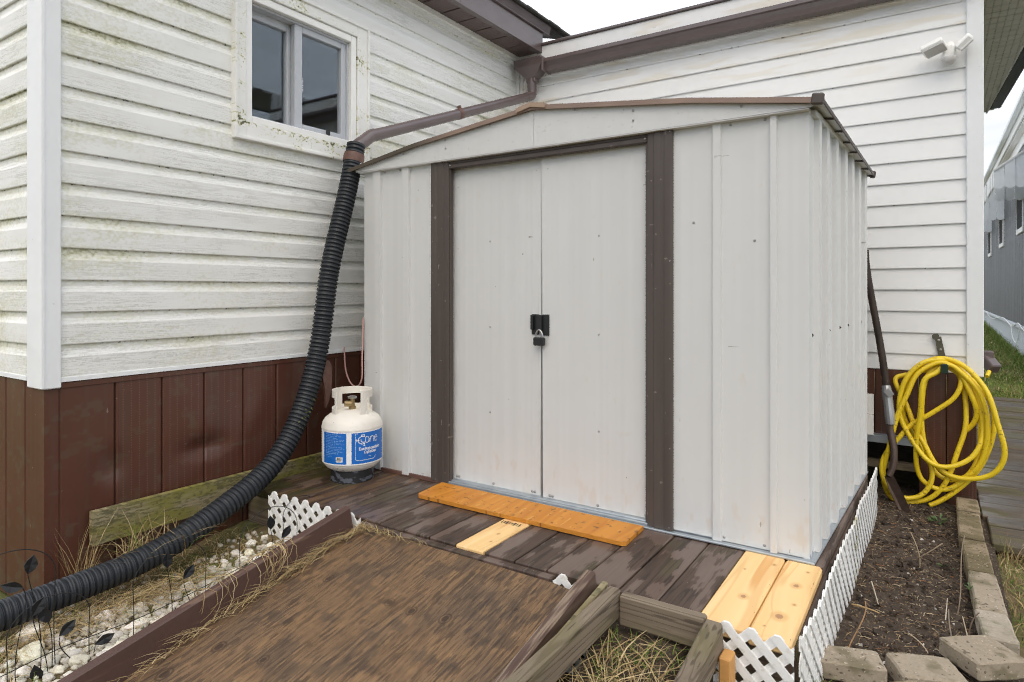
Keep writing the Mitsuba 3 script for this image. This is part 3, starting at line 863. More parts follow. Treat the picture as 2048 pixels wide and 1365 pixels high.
# floodlight
fl = thing('floodlight', 'white twin head motion floodlight high on the right end of the siding', 'floodlight')
part(fl, 'base', join([box((0.040, WY - 0.065, 2.545), (0.105, WY - 0.002, 2.635), 0.010), tube([(0.072, WY - 0.035, 2.63), (0.072, WY - 0.035, 2.655)], [0.030, 0.022], 16)]), 'mat_white', 30)
part(fl, 'sensor', lathe([(0.0, -0.030), (0.020, -0.026), (0.032, -0.012), (0.036, 0.004), (0.034, 0.012)], 20, (0.071, WY - 0.062, 2.553)), 'mat_lens', True)
h1 = part(fl, 'lamp_head', obox((-0.002, WY - 0.085, 2.628), (0.056, 0.040, 0.019), (1, -0.25, 0.30), (0.25, 0.85, -0.45), 0.007), 'mat_white', label='left lamp head turned down to the left')
part(h1, 'lens', obox((0.006, WY - 0.098, 2.606), (0.050, 0.034, 0.004), (1, -0.25, 0.30), (0.25, 0.85, -0.45), 0.002), 'mat_lens')
h2 = part(fl, 'lamp_head', obox((0.140, WY - 0.080, 2.632), (0.042, 0.036, 0.019), (0.75, -0.30, 0.62), (-0.2, 0.9, 0.3), 0.007), 'mat_white', label='right lamp head tilted up')
part(h2, 'lens', obox((0.151, WY - 0.092, 2.612), (0.037, 0.031, 0.004), (0.75, -0.30, 0.62), (-0.2, 0.9, 0.3), 0.002), 'mat_lens')
for a, b in [((0.055, WY - 0.04, 2.62), (0.020, WY - 0.075, 2.630)), ((0.092, WY - 0.04, 2.622), (0.118, WY - 0.07, 2.628))]:
    part(fl, 'knuckle', tube([a, b], 0.012, 10), 'mat_white', 40)

# ================================================================== downspout and drain pipe
ds = thing('downspout', 'brown round downspout slanting from the gutter box down to the black drain pipe', 'downspout')
p_top, p_elb, p_low, p_end = np.array([-2.670, 4.345, 2.945]), np.array([-2.672, 4.345, 2.80]), np.array([-2.715, 2.625, 2.138]), np.array([-2.715, 2.535, 2.040])
d0 = (p_low - p_elb) / np.linalg.norm(p_low - p_elb)
path = spline([p_top, p_elb + [0, 0, 0.05], p_elb + [0, 0, 0.018], p_elb + d0 * 0.012 + [0, 0, 0.004], p_elb + d0 * 0.045, p_elb + d0 * 0.10], 20)
part(ds, 'elbow', tube(path, 0.0365, 18), 'mat_brown_metal', 50)
part(ds, 'pipe', tube([p_elb + d0 * 0.085, p_low - d0 * 0.03], 0.0345, 20), 'mat_brown_metal', 50)
part(ds, 'elbow', tube(spline([p_low - d0 * 0.05, p_low - d0 * 0.01, p_low + d0 * 0.045 + [0, 0, -0.02], p_end + [0, -0.005, 0.02], p_end - [0, 0.006, 0.05]], 18), 0.0370, 20), 'mat_brown_metal', 50)
mid = p_elb + (p_low - p_elb) * 0.53
st = part(ds, 'strap', tube([mid - d0 * 0.018, mid + d0 * 0.018], 0.0370, 20), 'mat_band', 50)
part(st, 'strap_end', obox(mid + [-0.01, 0.02, 0.042], (0.016, 0.022, 0.0015), (0.3, 1, 0.5), (0, -0.5, 1)), 'mat_band')
part(ds, 'outlet', box((-2.712, 4.310, 2.90), (-2.628, 4.380, 2.945), 0.006), 'mat_brown_metal')

dp = thing('drain_pipe', 'black corrugated drain pipe running down the wall and along the ground', 'drain pipe')
PP = [(-2.715, 2.525, 2.075), (-2.715, 2.497, 1.95), (-2.715, 2.443, 1.74), (-2.715, 2.336, 1.362), (-2.715, 2.287, 1.069), (-2.712, 2.230, 0.837), (-2.705, 2.133, 0.615), (-2.69, 1.960, 0.405), (-2.67, 1.715, 0.285), (-2.655, 1.435, 0.192), (-2.645, 1.165, 0.158), (-2.64, 0.85, 0.150), (-2.62, 0.45, 0.135), (-2.56, 0.0, 0.12), (-2.4, -0.5, 0.11)]
cs = spline(PP, 1700)
L = np.concatenate([[0], np.cumsum(np.linalg.norm(np.diff(cs, axis=0), axis=1))])
ph = (L / 0.0215) % 1.0
prof = np.clip((np.abs(ph - 0.5) - 0.30) / 0.10, 0, 1)
rad = 0.0515 - 0.0075 * prof + 0.0010 * np.sin(2 * np.pi * 2 * ph) * (prof < 0.01)
part(dp, 'pipe', tube(cs, rad, 30), 'mat_pipe', 55)
bd = (cs[30] - cs[0]) / np.linalg.norm(cs[30] - cs[0])
bc = cs[np.searchsorted(L, 0.085)]
part(dp, 'band', tube([bc - bd * 0.024, bc - bd * 0.008, bc + bd * 0.012, bc + bd * 0.026], [0.0560, 0.0585, 0.0575, 0.0555], 24, caps=False), 'mat_band', 50, label='rusty brown metal band round the top')
part(dp, 'band_end', obox(bc + [0.040, 0.025, -0.040], (0.004, 0.022, 0.020), (1, 0.3, 0), (0, 1, 0.4)), 'mat_label_white')
hv = [(0.00, 0.795), (0.022, 0.872), (0.040, 0.880), (0.058, 0.858), (0.064, 0.80), (0.060, 0.73), (0.044, 0.665), (0.022, 0.63), (0.020, 0.70), (0.012, 0.75)]
part(dp, 'hanger_plate', prism([(2.265 + y, z) for y, z in hv], 'yz', -2.700, -2.688), 'mat_band', label='rusty curved plate behind the pipe')

# ================================================================== the metal shed
shed = thing('garden_shed', 'pale grey ribbed metal shed with brown door trim and two sliding doors', 'shed')
ZB, ZT, YF = 0.285, 1.905, 2.50
A0, A1 = np.array([-0.373, 2.50]), np.array([-0.314, 3.89])


def sheet(poly, th=0.003):
    """A folded sheet: plan polyline -> thin closed outline (offset to its left)."""
    p = np.asarray(poly, float)
    d = np.gradient(p, axis=0)
    d /= np.linalg.norm(d, axis=1, keepdims=True)
    n = np.stack([-d[:, 1], d[:, 0]], 1)
    return np.vstack([p, (p + n * th)[::-1]])


def ribbed(a, b, ribs, y=YF, dep=0.017, slope=0.004):
    pl = [(a, y)]
    for r0, r1 in ribs:
        pl += [(r0, y), (r0 + slope, y - dep), (r1 - slope, y - dep), (r1, y)]
    return pl + [(b, y)]


part(shed, 'wall_panel', prism(sheet(ribbed(-2.625, -2.10, [(-2.542, -2.482), (-2.333, -2.280)])), 'xy', ZB + 0.004, ZT), 'mat_shed', label='ribbed front panel left of the doors')
part(shed, 'wall_panel', prism(sheet(ribbed(-0.90, -0.7155, [])), 'xy', ZB + 0.010, ZT), 'mat_shed')
part(shed, 'wall_panel', prism(sheet([(-0.718, YF - 0.005), (-0.712, YF - 0.013), (-0.684, YF - 0.013), (-0.679, YF - 0.001)] + ribbed(-0.66, -0.374, [(-0.506, -0.477)], YF - 0.001)), 'xy', ZB + 0.006, ZT), 'mat_shed', label='ribbed front panel right of the doors')
u = (A1 - A0) / np.linalg.norm(A1 - A0)
o = np.array([u[1], -u[0]])
LS = np.linalg.norm(A1 - A0)
ribs_s = [(0.085, 0.140), (0.236, 0.300), (0.445, 0.510), (0.672, 0.742), (0.868, 0.940), (1.082, 1.165), (1.300, 1.385)]
cuts = [0.0, 0.60, 1.02, LS]
for q in range(3):
    pl = [A0 + u * (cuts[q] + 0.001)]
    for r0, r1 in ribs_s:
        if cuts[q] <= r0 < cuts[q + 1]:
            for s_, h_ in ((r0, 0), (r0 + 0.004, 0.018), (r1 - 0.004, 0.018), (r1, 0)):
                pl.append(A0 + u * s_ + o * h_)
    pl.append(A0 + u * (cuts[q + 1] - 0.001))
    part(shed, 'wall_panel', prism(sheet(pl), 'xy', ZB + 0.004, ZT), 'mat_shed')
part(shed, 'corner_trim', prism(sheet([(-0.392, YF - 0.0025), (-0.3725, YF - 0.0025), tuple(A0 + u * 0.035 + o * 0.0025)]), 'xy', ZB + 0.004, ZT), 'mat_shed')
part(shed, 'wall_panel', box((-2.630, YF + 0.006, ZB), (-2.622, 3.89, ZT), 0.001), 'mat_shed')
part(shed, 'wall_panel', box((-2.62, 3.88, ZB), (-0.32, 3.888, ZT), 0.001), 'mat_shed_inside')
part(shed, 'floor', box((-2.60, 2.57, 0.283), (-0.38, 3.87, 0.30), 0.001), 'mat_shed_inside')
# floor rails
part(shed, 'floor_rail', join([box((-2.06, YF - 0.030, 0.282), (-0.352, YF - 0.004, 0.290), 0.002), box((-2.06, YF + 0.004, 0.283), (-0.37, YF + 0.070, 0.305), 0.003), box((-2.06, YF - 0.010, 0.290), (-0.90, YF + 0.004, 0.3), 0.002)]), 'mat_galv')
part(shed, 'floor_rail', beam((A0[0] + 0.010, 2.47, 0.285), (A1[0] + 0.010, 3.89, 0.285), 0.024, 0.006), 'mat_galv')
part(shed, 'floor_rail', box((-2.64, YF - 0.014, 0.280), (-2.06, YF - 0.003, 0.300), 0.002), 'mat_band', label='rusty brown floor rail at the left')
# doors
YD = 2.528


def door_plan(a, b, y):
    n = 14
    x = np.linspace(a + 0.008, b - 0.008, n)
    pl = [(a, y + 0.022), (a, y)] + [(xx, y + (0.0012 if i % 2 else 0)) for i, xx in enumerate(x)] + [(b, y), (b, y + 0.022)]
    return sheet(pl, 0.002)


def hung(m, k):
    v = m[0].copy()
    v[:, 0] += k * (1.868 - v[:, 2]) / 1.564
    return v, m[1]


dl = part(shed, 'door', hung(prism(door_plan(-2.03, -1.5085, YD + 0.010), 'xy', 0.304, 1.868), -0.008), 'mat_shed', label='left sliding door')
drt = part(shed, 'door', hung(prism(door_plan(-1.5030, -0.965, YD), 'xy', 0.306, 1.868), 0.006), 'mat_shed', label='right sliding door')


def trim_plan(a, b, y0, grooves):
    w = b - a
    return [(a, y0 + 0.03), (a, y0 + 0.004), (a + 0.006, y0), (a + w * 0.30, y0), (a + w * 0.33, y0 + 0.003), (a + w * 0.42, y0 + 0.003), (a + w * 0.45, y0), (a + w * 0.70, y0), (a + w * 0.73, y0 + 0.004), (b - 0.004, y0 + 0.004), (b, y0 + 0.008), (b, y0 + 0.03)]


part(shed, 'door_trim', prism(trim_plan(-2.133, -2.020, YF - 0.017, 1), 'xy', 0.292, ZT - 0.006), 'mat_shed_trim', label='brown left door jamb')
part(shed, 'door_trim', prism([(-1.852 - x, y) for x, y in trim_plan(-0.980, -0.872, YF - 0.017, 1)][::-1], 'xy', 0.292, ZT - 0.002), 'mat_shed_trim', label='brown right door jamb')
part(shed, 'door_header', join([box((-2.019, YF - 0.012, 1.858), (-0.981, YF + 0.02, 1.880), 0.003), box((-2.019, YF - 0.006, 1.8805), (-0.981, YF + 0.02, 1.900), 0.002)]), 'mat_shed_trim')
for x in (-2.021, -0.985):
    part(shed, 'door_stop', box((x - 0.004, YF - 0.004, 0.30), (x + 0.006, YF + 0.02, 1.857), 0.001), 'mat_shed_trim')
# gable front
PK = -1.510
gab = [(-2.655, 1.900), (-0.365, 1.900), (-0.345, 1.908), (-0.80, 1.984), (PK, 2.066), (-2.22, 1.984), (-2.66, 1.912)]
for nm, xa, xb in (('l', -2.70, PK - 0.0007), ('r', PK + 0.0007, -0.30)):
    pg = Polygon(gab).intersection(Polygon([(xa, 1.8), (xb, 1.8), (xb, 2.2), (xa, 2.2)]))
    part(shed, 'gable_panel', prism(pg, 'xz', YF - 0.034, YF - 0.030), 'mat_shed')
part(shed, 'gable_lip', join([box((-2.64, YF - 0.034, 1.8945), (-0.37, YF - 0.002, 1.8985), 0.001)]), 'mat_shed')
rf = [(-2.705, 1.904), (-2.22, 1.986), (PK, 2.070), (-0.80, 1.986), (-0.322, 1.910)]


def roof_z(x):
    return np.interp(x, [q[0] for q in rf], [q[1] for q in rf])


top = [(x, z) for x, z in rf] + [(x, z + 0.010) for x, z in rf[::-1]]
roofs = prism(top, 'xz', YF - 0.045, 3.93)
v = roofs[0].copy()
kk = np.clip((v[:, 0] + 0.80) / 0.478, 0, 1) * (v[:, 1] - 2.455) / 1.475
v[:, 0] += kk * 0.054
v[:, 2] -= kk * 0.046
rk = part(shed, 'roof', (v, roofs[1]), 'mat_shed', label='low pitched sheet metal roof')
et = [(x, z - 0.006) for x, z in rf] + [(x, z + 0.014) for x, z in rf[::-1]]
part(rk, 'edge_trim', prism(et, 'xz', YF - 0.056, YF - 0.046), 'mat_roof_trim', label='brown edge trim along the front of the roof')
part(rk, 'ridge_cap', prism([(PK - 0.075, 2.058), (PK, 2.074), (PK + 0.075, 2.060), (PK + 0.075, 2.082), (PK, 2.094), (PK - 0.075, 2.078)], 'xz', YF - 0.066, 3.9), 'mat_tan_cap')
e_a, e_b = np.array([-0.322, 2.446, 1.914]), np.array([-0.267, 3.935, 1.868])
part(rk, 'eave_trim', beam(e_a, e_b, 0.005, 0.016, c=0.001), 'mat_shed_trim')
part(rk, 'corner_cap', obox((-0.338, 2.448, 1.920), (0.020, 0.012, 0.020), (1, 0, -0.12), (0, 1, 0), 0.005), 'mat_shed_trim')
part(rk, 'corner_cap', obox((-0.274, 3.925, 1.872), (0.014, 0.014, 0.018), (1, 0, -0.12), (0, 1, 0), 0.005), 'mat_shed_trim')
for i in range(7):
    yb = 2.62 + 0.205 * i
    xo = (yb - 2.45) / 1.475 * 0.054
    part(rk, 'roof_rib', join([obox((-0.83 + xo / 4, yb, 2.000), (0.47, 0.016, 0.008), (1, 0, -0.158), (0, 1, 0), 0.003)]), 'mat_shed')
    part(rk, 'roof_rib', obox((-2.10, yb, 2.005), (0.56, 0.016, 0.010), (1, 0, 0.142), (0, 1, 0), 0.003), 'mat_shed')
    part(rk, 'eave_clip', obox((-0.346 + xo, yb + 0.06, 1.908 - 0.046 * (yb - 2.45) / 1.475), (0.026, 0.003, 0.004), (1, 0, -0.15), (0, 1, 0), 0.001), 'mat_shed_trim')
wb = part(shed, 'wall_beam', beam((A0[0] + 0.006, 2.52, 1.893), (A1[0] + 0.006, 3.89, 1.893), 0.03, 0.02), 'mat_shed')
# screws
SCR = [(-2.465, 1.885), (-2.355, 1.888), (-0.648, 1.884), (-0.523, 1.886), (-2.009, 1.873), (-0.988, 1.873), (-0.882, 1.889), (-0.882, 1.37), (-0.882, 0.98), (-0.882, 0.62), (-2.34, 0.30), (-2.30, 1.36),
       (-0.79, 1.52), (-0.56, 1.44), (-0.885, 0.303), (-0.672, 0.306), (-0.525, 0.306)]
for x, z in SCR:
    part(shed, 'screw', ball((x, YF - 0.014 if -2.14 < x < -0.87 else YF - 0.002, z), 0.0052, 1, (1, 0.7, 1)), 'mat_screw', True)
for x, z in [(-2.02, 1.995), (-2.02, 1.955), (-1.03, 1.990), (-1.03, 1.950), (-1.75, 2.035), (-2.3, 1.96), (-1.30, 2.035), (-0.6, 1.94)]:
    part(shed, 'screw', ball((x, YF - 0.036, z), 0.0050, 1, (1, 0.7, 1)), 'mat_screw', True)
for s_ in (0.045, 0.150, 0.385, 0.530, 0.640, 0.860, 0.985, 1.15, 1.28):
    q = A0 + u * s_ + o * 0.001
    part(shed, 'screw', ball((q[0], q[1], 1.09), 0.0055, 1), 'mat_ink', True)
for door, x0, zs, y in ((dl, -1.80, (1.49, 1.075, 0.66), YD + 0.009), (drt, -1.215, (1.49, 1.06, 0.64), YD - 0.001)):
    for z in zs:
        part(door, 'screw', ball((x0, y, z), 0.0045, 1, (1, 0.7, 1)), 'mat_screw', True)
for door, xs_, y in ((dl, (-2.005, -1.99, -1.78, -1.545, -1.56), YD + 0.009), (drt, (-1.46, -1.445, -1.22, -1.0), YD - 0.001)):
    for x in xs_:
        part(door, 'screw', ball((x, y, 0.318), 0.0065, 1, (1, 0.8, 1)), 'mat_screw', True)
# hasp: a plate on each door
hl = part(dl, 'hasp_plate', join([box((-1.560, YD + 0.004, 1.048), (-1.522, YD + 0.009, 1.142), 0.001), box((-1.560, YD - 0.012, 1.070), (-1.545, YD + 0.006, 1.140), 0.004)]), 'mat_black_metal')
hr = part(drt, 'hasp_plate', join([box((-1.497, YD - 0.006, 1.046), (-1.462, YD - 0.001, 1.142), 0.001), box((-1.521, YD - 0.022, 1.068), (-1.494, YD - 0.006, 1.140), 0.003)]), 'mat_black_metal')
lock = thing('padlock', 'small dark padlock hanging from the door hasp', 'padlock')
part(lock, 'body', box((-1.532, YD - 0.034, 1.000), (-1.476, YD - 0.010, 1.038), 0.005), 'mat_black_metal')
part(lock, 'shackle', tube(spline([(-1.520, YD - 0.022, 1.036), (-1.519, YD - 0.022, 1.056), (-1.504, YD - 0.022, 1.072), (-1.489, YD - 0.022, 1.056), (-1.488, YD - 0.022, 1.036)], 18), 0.0042, 10), 'mat_steel', True)

# ================================================================== the deck
deck = thing('wooden_deck', 'low brown painted plank deck with a few new pine planks under the shed', 'deck')
DZ = 0.280
x = -0.590
k = 0
while x > -2.86:
    x0 = max(x - PITCH + 0.0025, -2.842)
    x1 = x - 0.0025
    dz = rng.normal(0, 0.0012)
    new = abs(x + 1.397) < 0.01
    if new:
        part(deck, 'plank', box((x0, 2.285, DZ - 0.036 + dz), (x1, 3.85, DZ - 0.001), 0.004), 'mat_deck')
        np_ = part(deck, 'plank', box((x0 + 0.001, 1.925, DZ - 0.036), (x1 - 0.001, 2.281, DZ + 0.002), 0.004), 'mat_pine', label='short new pine plank with a stamp')
        for r_ in range(8):
            xa = x0 + 0.012 + r_ * 0.0122
            hgt = [0.030, 0.022, 0.030, 0.027, 0.019, 0.030, 0.026, 0.030][r_]
            part(np_, 'stamp', obox((xa + 0.004, 2.222, DZ + 0.0025), (0.0016 + 0.0012 * (r_ % 3), hgt / 2, 0.0004), (1, 0.12, 0), (0, 1, 0), 0.0001), 'mat_ink')
    else:
        part(deck, 'plank', box((x0, 1.928 + rng.normal(0, 0.0015), DZ - 0.036 + dz), (x1, 3.85, DZ + dz), 0.004), 'mat_deck')
    x -= PITCH
part(deck, 'plank', box((-0.5905 + 0.003, 2.482, DZ - 0.036), (-0.45, 3.85, DZ - 0.001), 0.004), 'mat_deck')
pv, pf = box((-0.447, 2.482, DZ - 0.036), (-0.326, 3.85, DZ - 0.001), 0.004)
pv[:, 0] += np.where(pv[:, 0] > -0.39, (pv[:, 1] - 2.48) / 1.37 * 0.034, 0)
part(deck, 'plank', (pv, pf), 'mat_deck')
part(deck, 'plank', box((-0.5885, 1.892, DZ - 0.036), (-0.4495, 2.479, DZ + 0.002), 0.005), 'mat_pine', label='new pine plank, second from the right corner')
part(deck, 'plank', box((-0.4462, 1.886, DZ - 0.036), (-0.327, 2.478, DZ + 0.002), 0.012), 'mat_pine', label='new pine plank with rounded edge at the right corner')
part(deck, 'rim_board', box((-2.10, 1.893, 0.17), (-1.088, 1.9255, DZ - 0.008), 0.004), 'mat_deck')
part(deck, 'rim_board', box((-2.84, 1.93, 0.05), (-0.34, 1.965, DZ - 0.039), 0.003), 'mat_weathered_x')
part(deck, 'rim_board', beam((-0.345, 1.93, 0.15), (-0.305, 3.85, 0.15), 0.03, 0.18), 'mat_deck', label='dark side board under the right edge')
part(deck, 'joist', box((-2.84, 3.80, 0.0), (-0.34, 3.84, 0.24), 0.003), 'mat_weathered_x')
for xx in (-2.8, -2.2, -1.6, -1.0, -0.40):
    part(deck, 'leg', box((xx, 1.97, -0.03), (xx + 0.08, 2.05, 0.24), 0.003), 'mat_weathered')

# orange board on the sill
single('stained_board', prism(Polygon([(-2.005, 2.252), (-0.990, 2.252), (-0.974, 2.262), (-0.980, 2.452), (-2.040, 2.462), (-2.022, 2.268)]), 'xy', DZ + 0.004, DZ + 0.020), 'mat_orange',
       'orange stained plywood strip lying on the deck before the shed doors', 'board')

# ================================================================== ramp
SL = 0.1885
SLA = math.atan(SL)


def ramp_z(y):
    return 0.262 - SL * (1.890 - y)


ramp = thing('wooden_ramp', 'brown weathered plywood ramp with raised side rails in the foreground', 'ramp')
ry0 = 0.30
pts = np.array([(-2.020, 1.890), (-1.50, 1.892), (-1.075, 1.888), (-0.965, 1.872), (-0.965, ry0), (-2.020, ry0)])
m = prism(Polygon(pts), 'xy', 0.0, 0.016)
v = m[0].copy()
v[:, 2] += ramp_z(v[:, 1]) - 0.016
part(ramp, 'plywood_sheet', (v, m[1]), 'mat_ply')
dd = np.array([0, math.cos(SLA), math.sin(SLA)])
nn_ = np.array([0, -math.sin(SLA), math.cos(SLA)])


def rail(x, w, ytop, lift, hgt, ylow=0.2):
    a = np.array([x, ytop, ramp_z(ytop)]) + nn_ * (lift - hgt / 2)
    b = np.array([x, ylow, ramp_z(ylow)]) + nn_ * (lift - hgt / 2)
    return beam(b, a, w, hgt, nn_, 0.005)


part(ramp, 'rail', rail(-2.041, 0.038, 1.868, 0.098, 0.13), 'mat_rail_paint', label='brown painted left rail')
part(ramp, 'rail', rail(-0.944, 0.038, 1.915, 0.068, 0.10), 'mat_rail_old', label='worn right rail')
part(ramp, 'stringer', rail(-2.0, 0.03, 1.87, -0.02, 0.08), 'mat_weathered')
part(ramp, 'stringer', rail(-1.5, 0.03, 1.87, -0.02, 0.08), 'mat_weathered')

# timber frame beside the ramp
tf = thing('timber_frame', 'grey weathered timber frame around dry grass between ramp and pine planks', 'timber frame')
part(tf, 'timber', beam((-0.878, 0.50, 0.235), (-0.838, 1.862, 0.277), 0.042, 0.090, c=0.006), 'mat_weathered')
part(tf, 'timber', box((-0.816, 1.838, 0.215), (-0.552, 1.876, 0.309), 0.005), 'mat_weathered_x')
part(tf, 'timber', beam((-0.538, 0.85, 0.085), (-0.528, 1.865, 0.262), 0.050, 0.090, c=0.006), 'mat_weathered')
part(tf, 'stake', beam((-0.903, 1.50, 0.225), (-0.890, 1.905, 0.290), 0.020, 0.045, c=0.008), 'mat_mossy')
single('lumber_offcut', box((-0.500, 1.800, -0.02), (-0.468, 1.858, 0.235), 0.004), 'mat_lumber', 'short orange lumber offcut standing beside the white lattice corner', 'lumber')

# ================================================================== lattice skirting
SW, ST, HS = 0.0255, 0.004, 0.0692


def lattice(cx0, cx1, z0, z1, place, parent, mat='mat_lattice'):
    """Two layers of diagonal slats cut to a zigzag top; place(u, w, z) -> point."""
    step = HS
    for lay in (0, 1):
        c0 = -2.0
        n0 = int(math.floor((cx0 - (z1 - z0) - 0.1) / step))
        for q in range(n0, int((cx1 + (z1 - z0) + 0.1) / step) + 1):
            sgn = 1 if lay == 0 else -1
            ub = q * step
            h = z1 - z0
            off = SW * 0.7071
            band = Polygon([(ub - off, 0), (ub + off, 0), (ub + off + sgn * h, h), (ub - off + sgn * h, h)])
            clip = Polygon([(cx0, 0), (cx1, 0), (cx1, h)] + [(cx0, h)])
            g = band.intersection(clip).intersection(ZIG(cx0, cx1, h, step))
            for gg in getattr(g, 'geoms', [g]):
                if gg.is_empty or gg.area < 2e-4 or not isinstance(gg, Polygon):
                    continue
                m = trimesh.creation.extrude_polygon(gg, ST, engine='earcut')
                vv = np.array(m.vertices)
                w = vv[:, 2] + (ST + 0.0005) * lay
                part(parent, 'slat', (place(vv[:, 0], w, vv[:, 1] + z0), np.array(m.faces)[:, ::-1]), mat)


def ZIG(a, b, h, step):
    """The outline of a lattice cut along its crossings: rounded points."""
    pts = [(a - 1, -1), (b + 1, -1)]
    n0, n1 = int(math.floor(a / step)) - 2, int(math.ceil(b / step)) + 2
    up = []
    for q in range(n0, n1):
        x = (q + PHASE[0]) * step
        up += [(x - step / 2, h - step / 2 - 0.003), (x - 0.008, h - 0.009), (x + 0.008, h - 0.009)]
    return Polygon(pts + [(b + 1, h - 0.04)] + [p_ for p_ in up[::-1] if a - 0.5 < p_[0] < b + 0.5] + [(a - 1, h - 0.04)])


PHASE = [0.5]
LH = 9 * HS / 2 + SW * 0.7071 + 0.002      # the cut runs just above a row of crossings


la = thing('lattice_skirt', 'white plastic lattice along the front of the deck beside the pine planks', 'lattice')
lattice(-0.555, -0.338, 0, LH, lambda u_, w, z: np.stack([u_ + 0.020, 1.880 - w, z - 0.021], 1), la)
lb = thing('lattice_skirt', 'white plastic lattice under the left front of the deck near the gravel', 'lattice')
lattice(-2.635, -2.06, 0, LH, lambda u_, w, z: np.stack([(u_ + 2.3874) * 1.06 - 2.350, 1.888 - w, z - 0.010], 1), lb)
lc = thing('lattice_skirt', 'two white lattice points showing between ramp top and right rail', 'lattice')
lattice(-1.108, -0.970, 0, LH, lambda u_, w, z: np.stack([u_ + 0.024, 1.905 - w, z - 0.030], 1), lc)
ld = thing('lattice_skirt', 'white plastic lattice along the right side of the shed deck', 'lattice')
lattice(1.895, 4.0, 0, LH, lambda u_, w, z: np.stack([-0.306 + (u_ - 1.9) / 2.05 * 0.042 + w + 0.003 * np.sin(u_ * 9), u_, z - 0.026 + 0.005 * np.sin(u_ * 14.0)], 1), ld)

# ================================================================== mossy board on the skirting
single('mossy_board', prism([(1.214, 0.229), (1.214, 0.364), (2.55, 0.354), (2.55, 0.222)], 'yz', -2.838, -2.808), 'mat_mossy', 'moss stained plank fixed low across the brown skirting', 'board')

# ================================================================== propane tank
tk = thing('propane_tank', 'white propane cylinder with a blue label standing on the deck corner', 'propane tank')
TC = np.array([-2.515, 2.312, DZ])
part(tk, 'foot_ring', lathe([(0.095, 0.0), (0.108, 0.0), (0.108, 0.066), (0.095, 0.066), (0.095, 0.0)], 44, TC), 'mat_tank_foot', 40)
R = 0.152
prof = [(0.0, 0.045), (0.060, 0.049), (0.100, 0.059), (0.128, 0.074), (0.145, 0.094), (R, 0.118), (R, 0.270), (R + 0.002, 0.272), (R + 0.002, 0.279), (R, 0.281), (0.148, 0.302), (0.135, 0.322), (0.112, 0.338), (0.080, 0.350), (0.045, 0.357), (0.0, 0.360)]
part(tk, 'body', lathe(prof, 64, TC), 'mat_tank', 40)
va = part(tk, 'valve', join([tube([TC + [0, 0, 0.350], TC + [0, 0, 0.372]], 0.018, 16), tube([TC + [0, 0, 0.372], TC + [0, 0, 0.412]], [0.014, 0.011], 12), tube([TC + [0.014, -0.02, 0.390], TC + [-0.004, -0.048, 0.392]], 0.015, 14)]), 'mat_brass', 40)
part(va, 'knob', lathe([(0.0, 0.0), (0.022, 0.002), (0.024, 0.010), (0.012, 0.014), (0.0, 0.014)], 14, TC + [0, 0, 0.412]), 'mat_steel', 40)


def on_cyl(m, a0, z0, r, thick=None):
    """Bends a flat mesh (x along the arc, y up, z outward) round the tank; a0 is the angle at x = 0."""
    v = np.array(m.vertices if isinstance(m, trimesh.Trimesh) else m[0], float)
    f = np.array(m.faces if isinstance(m, trimesh.Trimesh) else m[1])
    a = a0 + v[:, 0] / r
    rr = r + v[:, 2]
    return np.stack([TC[0] + rr * np.cos(a), TC[1] + rr * np.sin(a), TC[2] + z0 + v[:, 1]], 1), f


def patch(w, h, t=0.0006, n=24, x0=0.0):
    """A thin rectangular strip fine enough to bend."""
    xs_ = np.linspace(x0, x0 + w, n)
    v = np.array([(x_, y_, z_) for x_ in xs_ for y_, z_ in ((0, 0), (h, 0), (h, t), (0, t))])
    f = []
    for i in range(n - 1):
        for j in range(4):
            a_, b_ = i * 4 + j, i * 4 + (j + 1) % 4
            f += [(a_, a_ + 4, b_ + 4), (a_, b_ + 4, b_)]
    f += [(0, 1, 2), (0, 2, 3), (4 * n - 4, 4 * n - 2, 4 * n - 3), (4 * n - 4, 4 * n - 1, 4 * n - 2)]
    return v, np.array(f)[:, ::-1]


def subdiv(m, el=0.006):
    v, f = trimesh.remesh.subdivide_to_size(np.array(m.vertices), np.array(m.faces), el, max_iter=12)
    return v, f


toc = math.atan2(-TC[1], -TC[0])  # towards the path in front
lz, lh = 0.105, 0.165
lab = part(tk, 'label', on_cyl(patch(0.40, lh, 0.0006, 48), toc - 0.205 / R, lz, R + 0.0003), 'mat_label_white', label='blue and white wrap round label')
part(lab, 'blue_panel', on_cyl(patch(0.140, lh - 0.012, 0.0005, 24), toc - 0.168 / R, lz + 0.006, R + 0.0012), 'mat_label_blue')
part(lab, 'blue_panel', on_cyl(patch(0.205, lh - 0.012, 0.0005, 30), toc - 0.004 / R, lz + 0.006, R + 0.0012), 'mat_label_blue')
RT = R + 0.0020


def text_on(txt, hgt, x_, z_, mat='mat_label_white', bold=False, name='lettering'):
    m = meshkit.text_mesh(txt, hgt, 0.0005, bold)
    v, f = subdiv(m)
    part(lab, name, on_cyl((v + [0, 0, 0], f), toc + x_ / R, lz + z_, RT), mat)


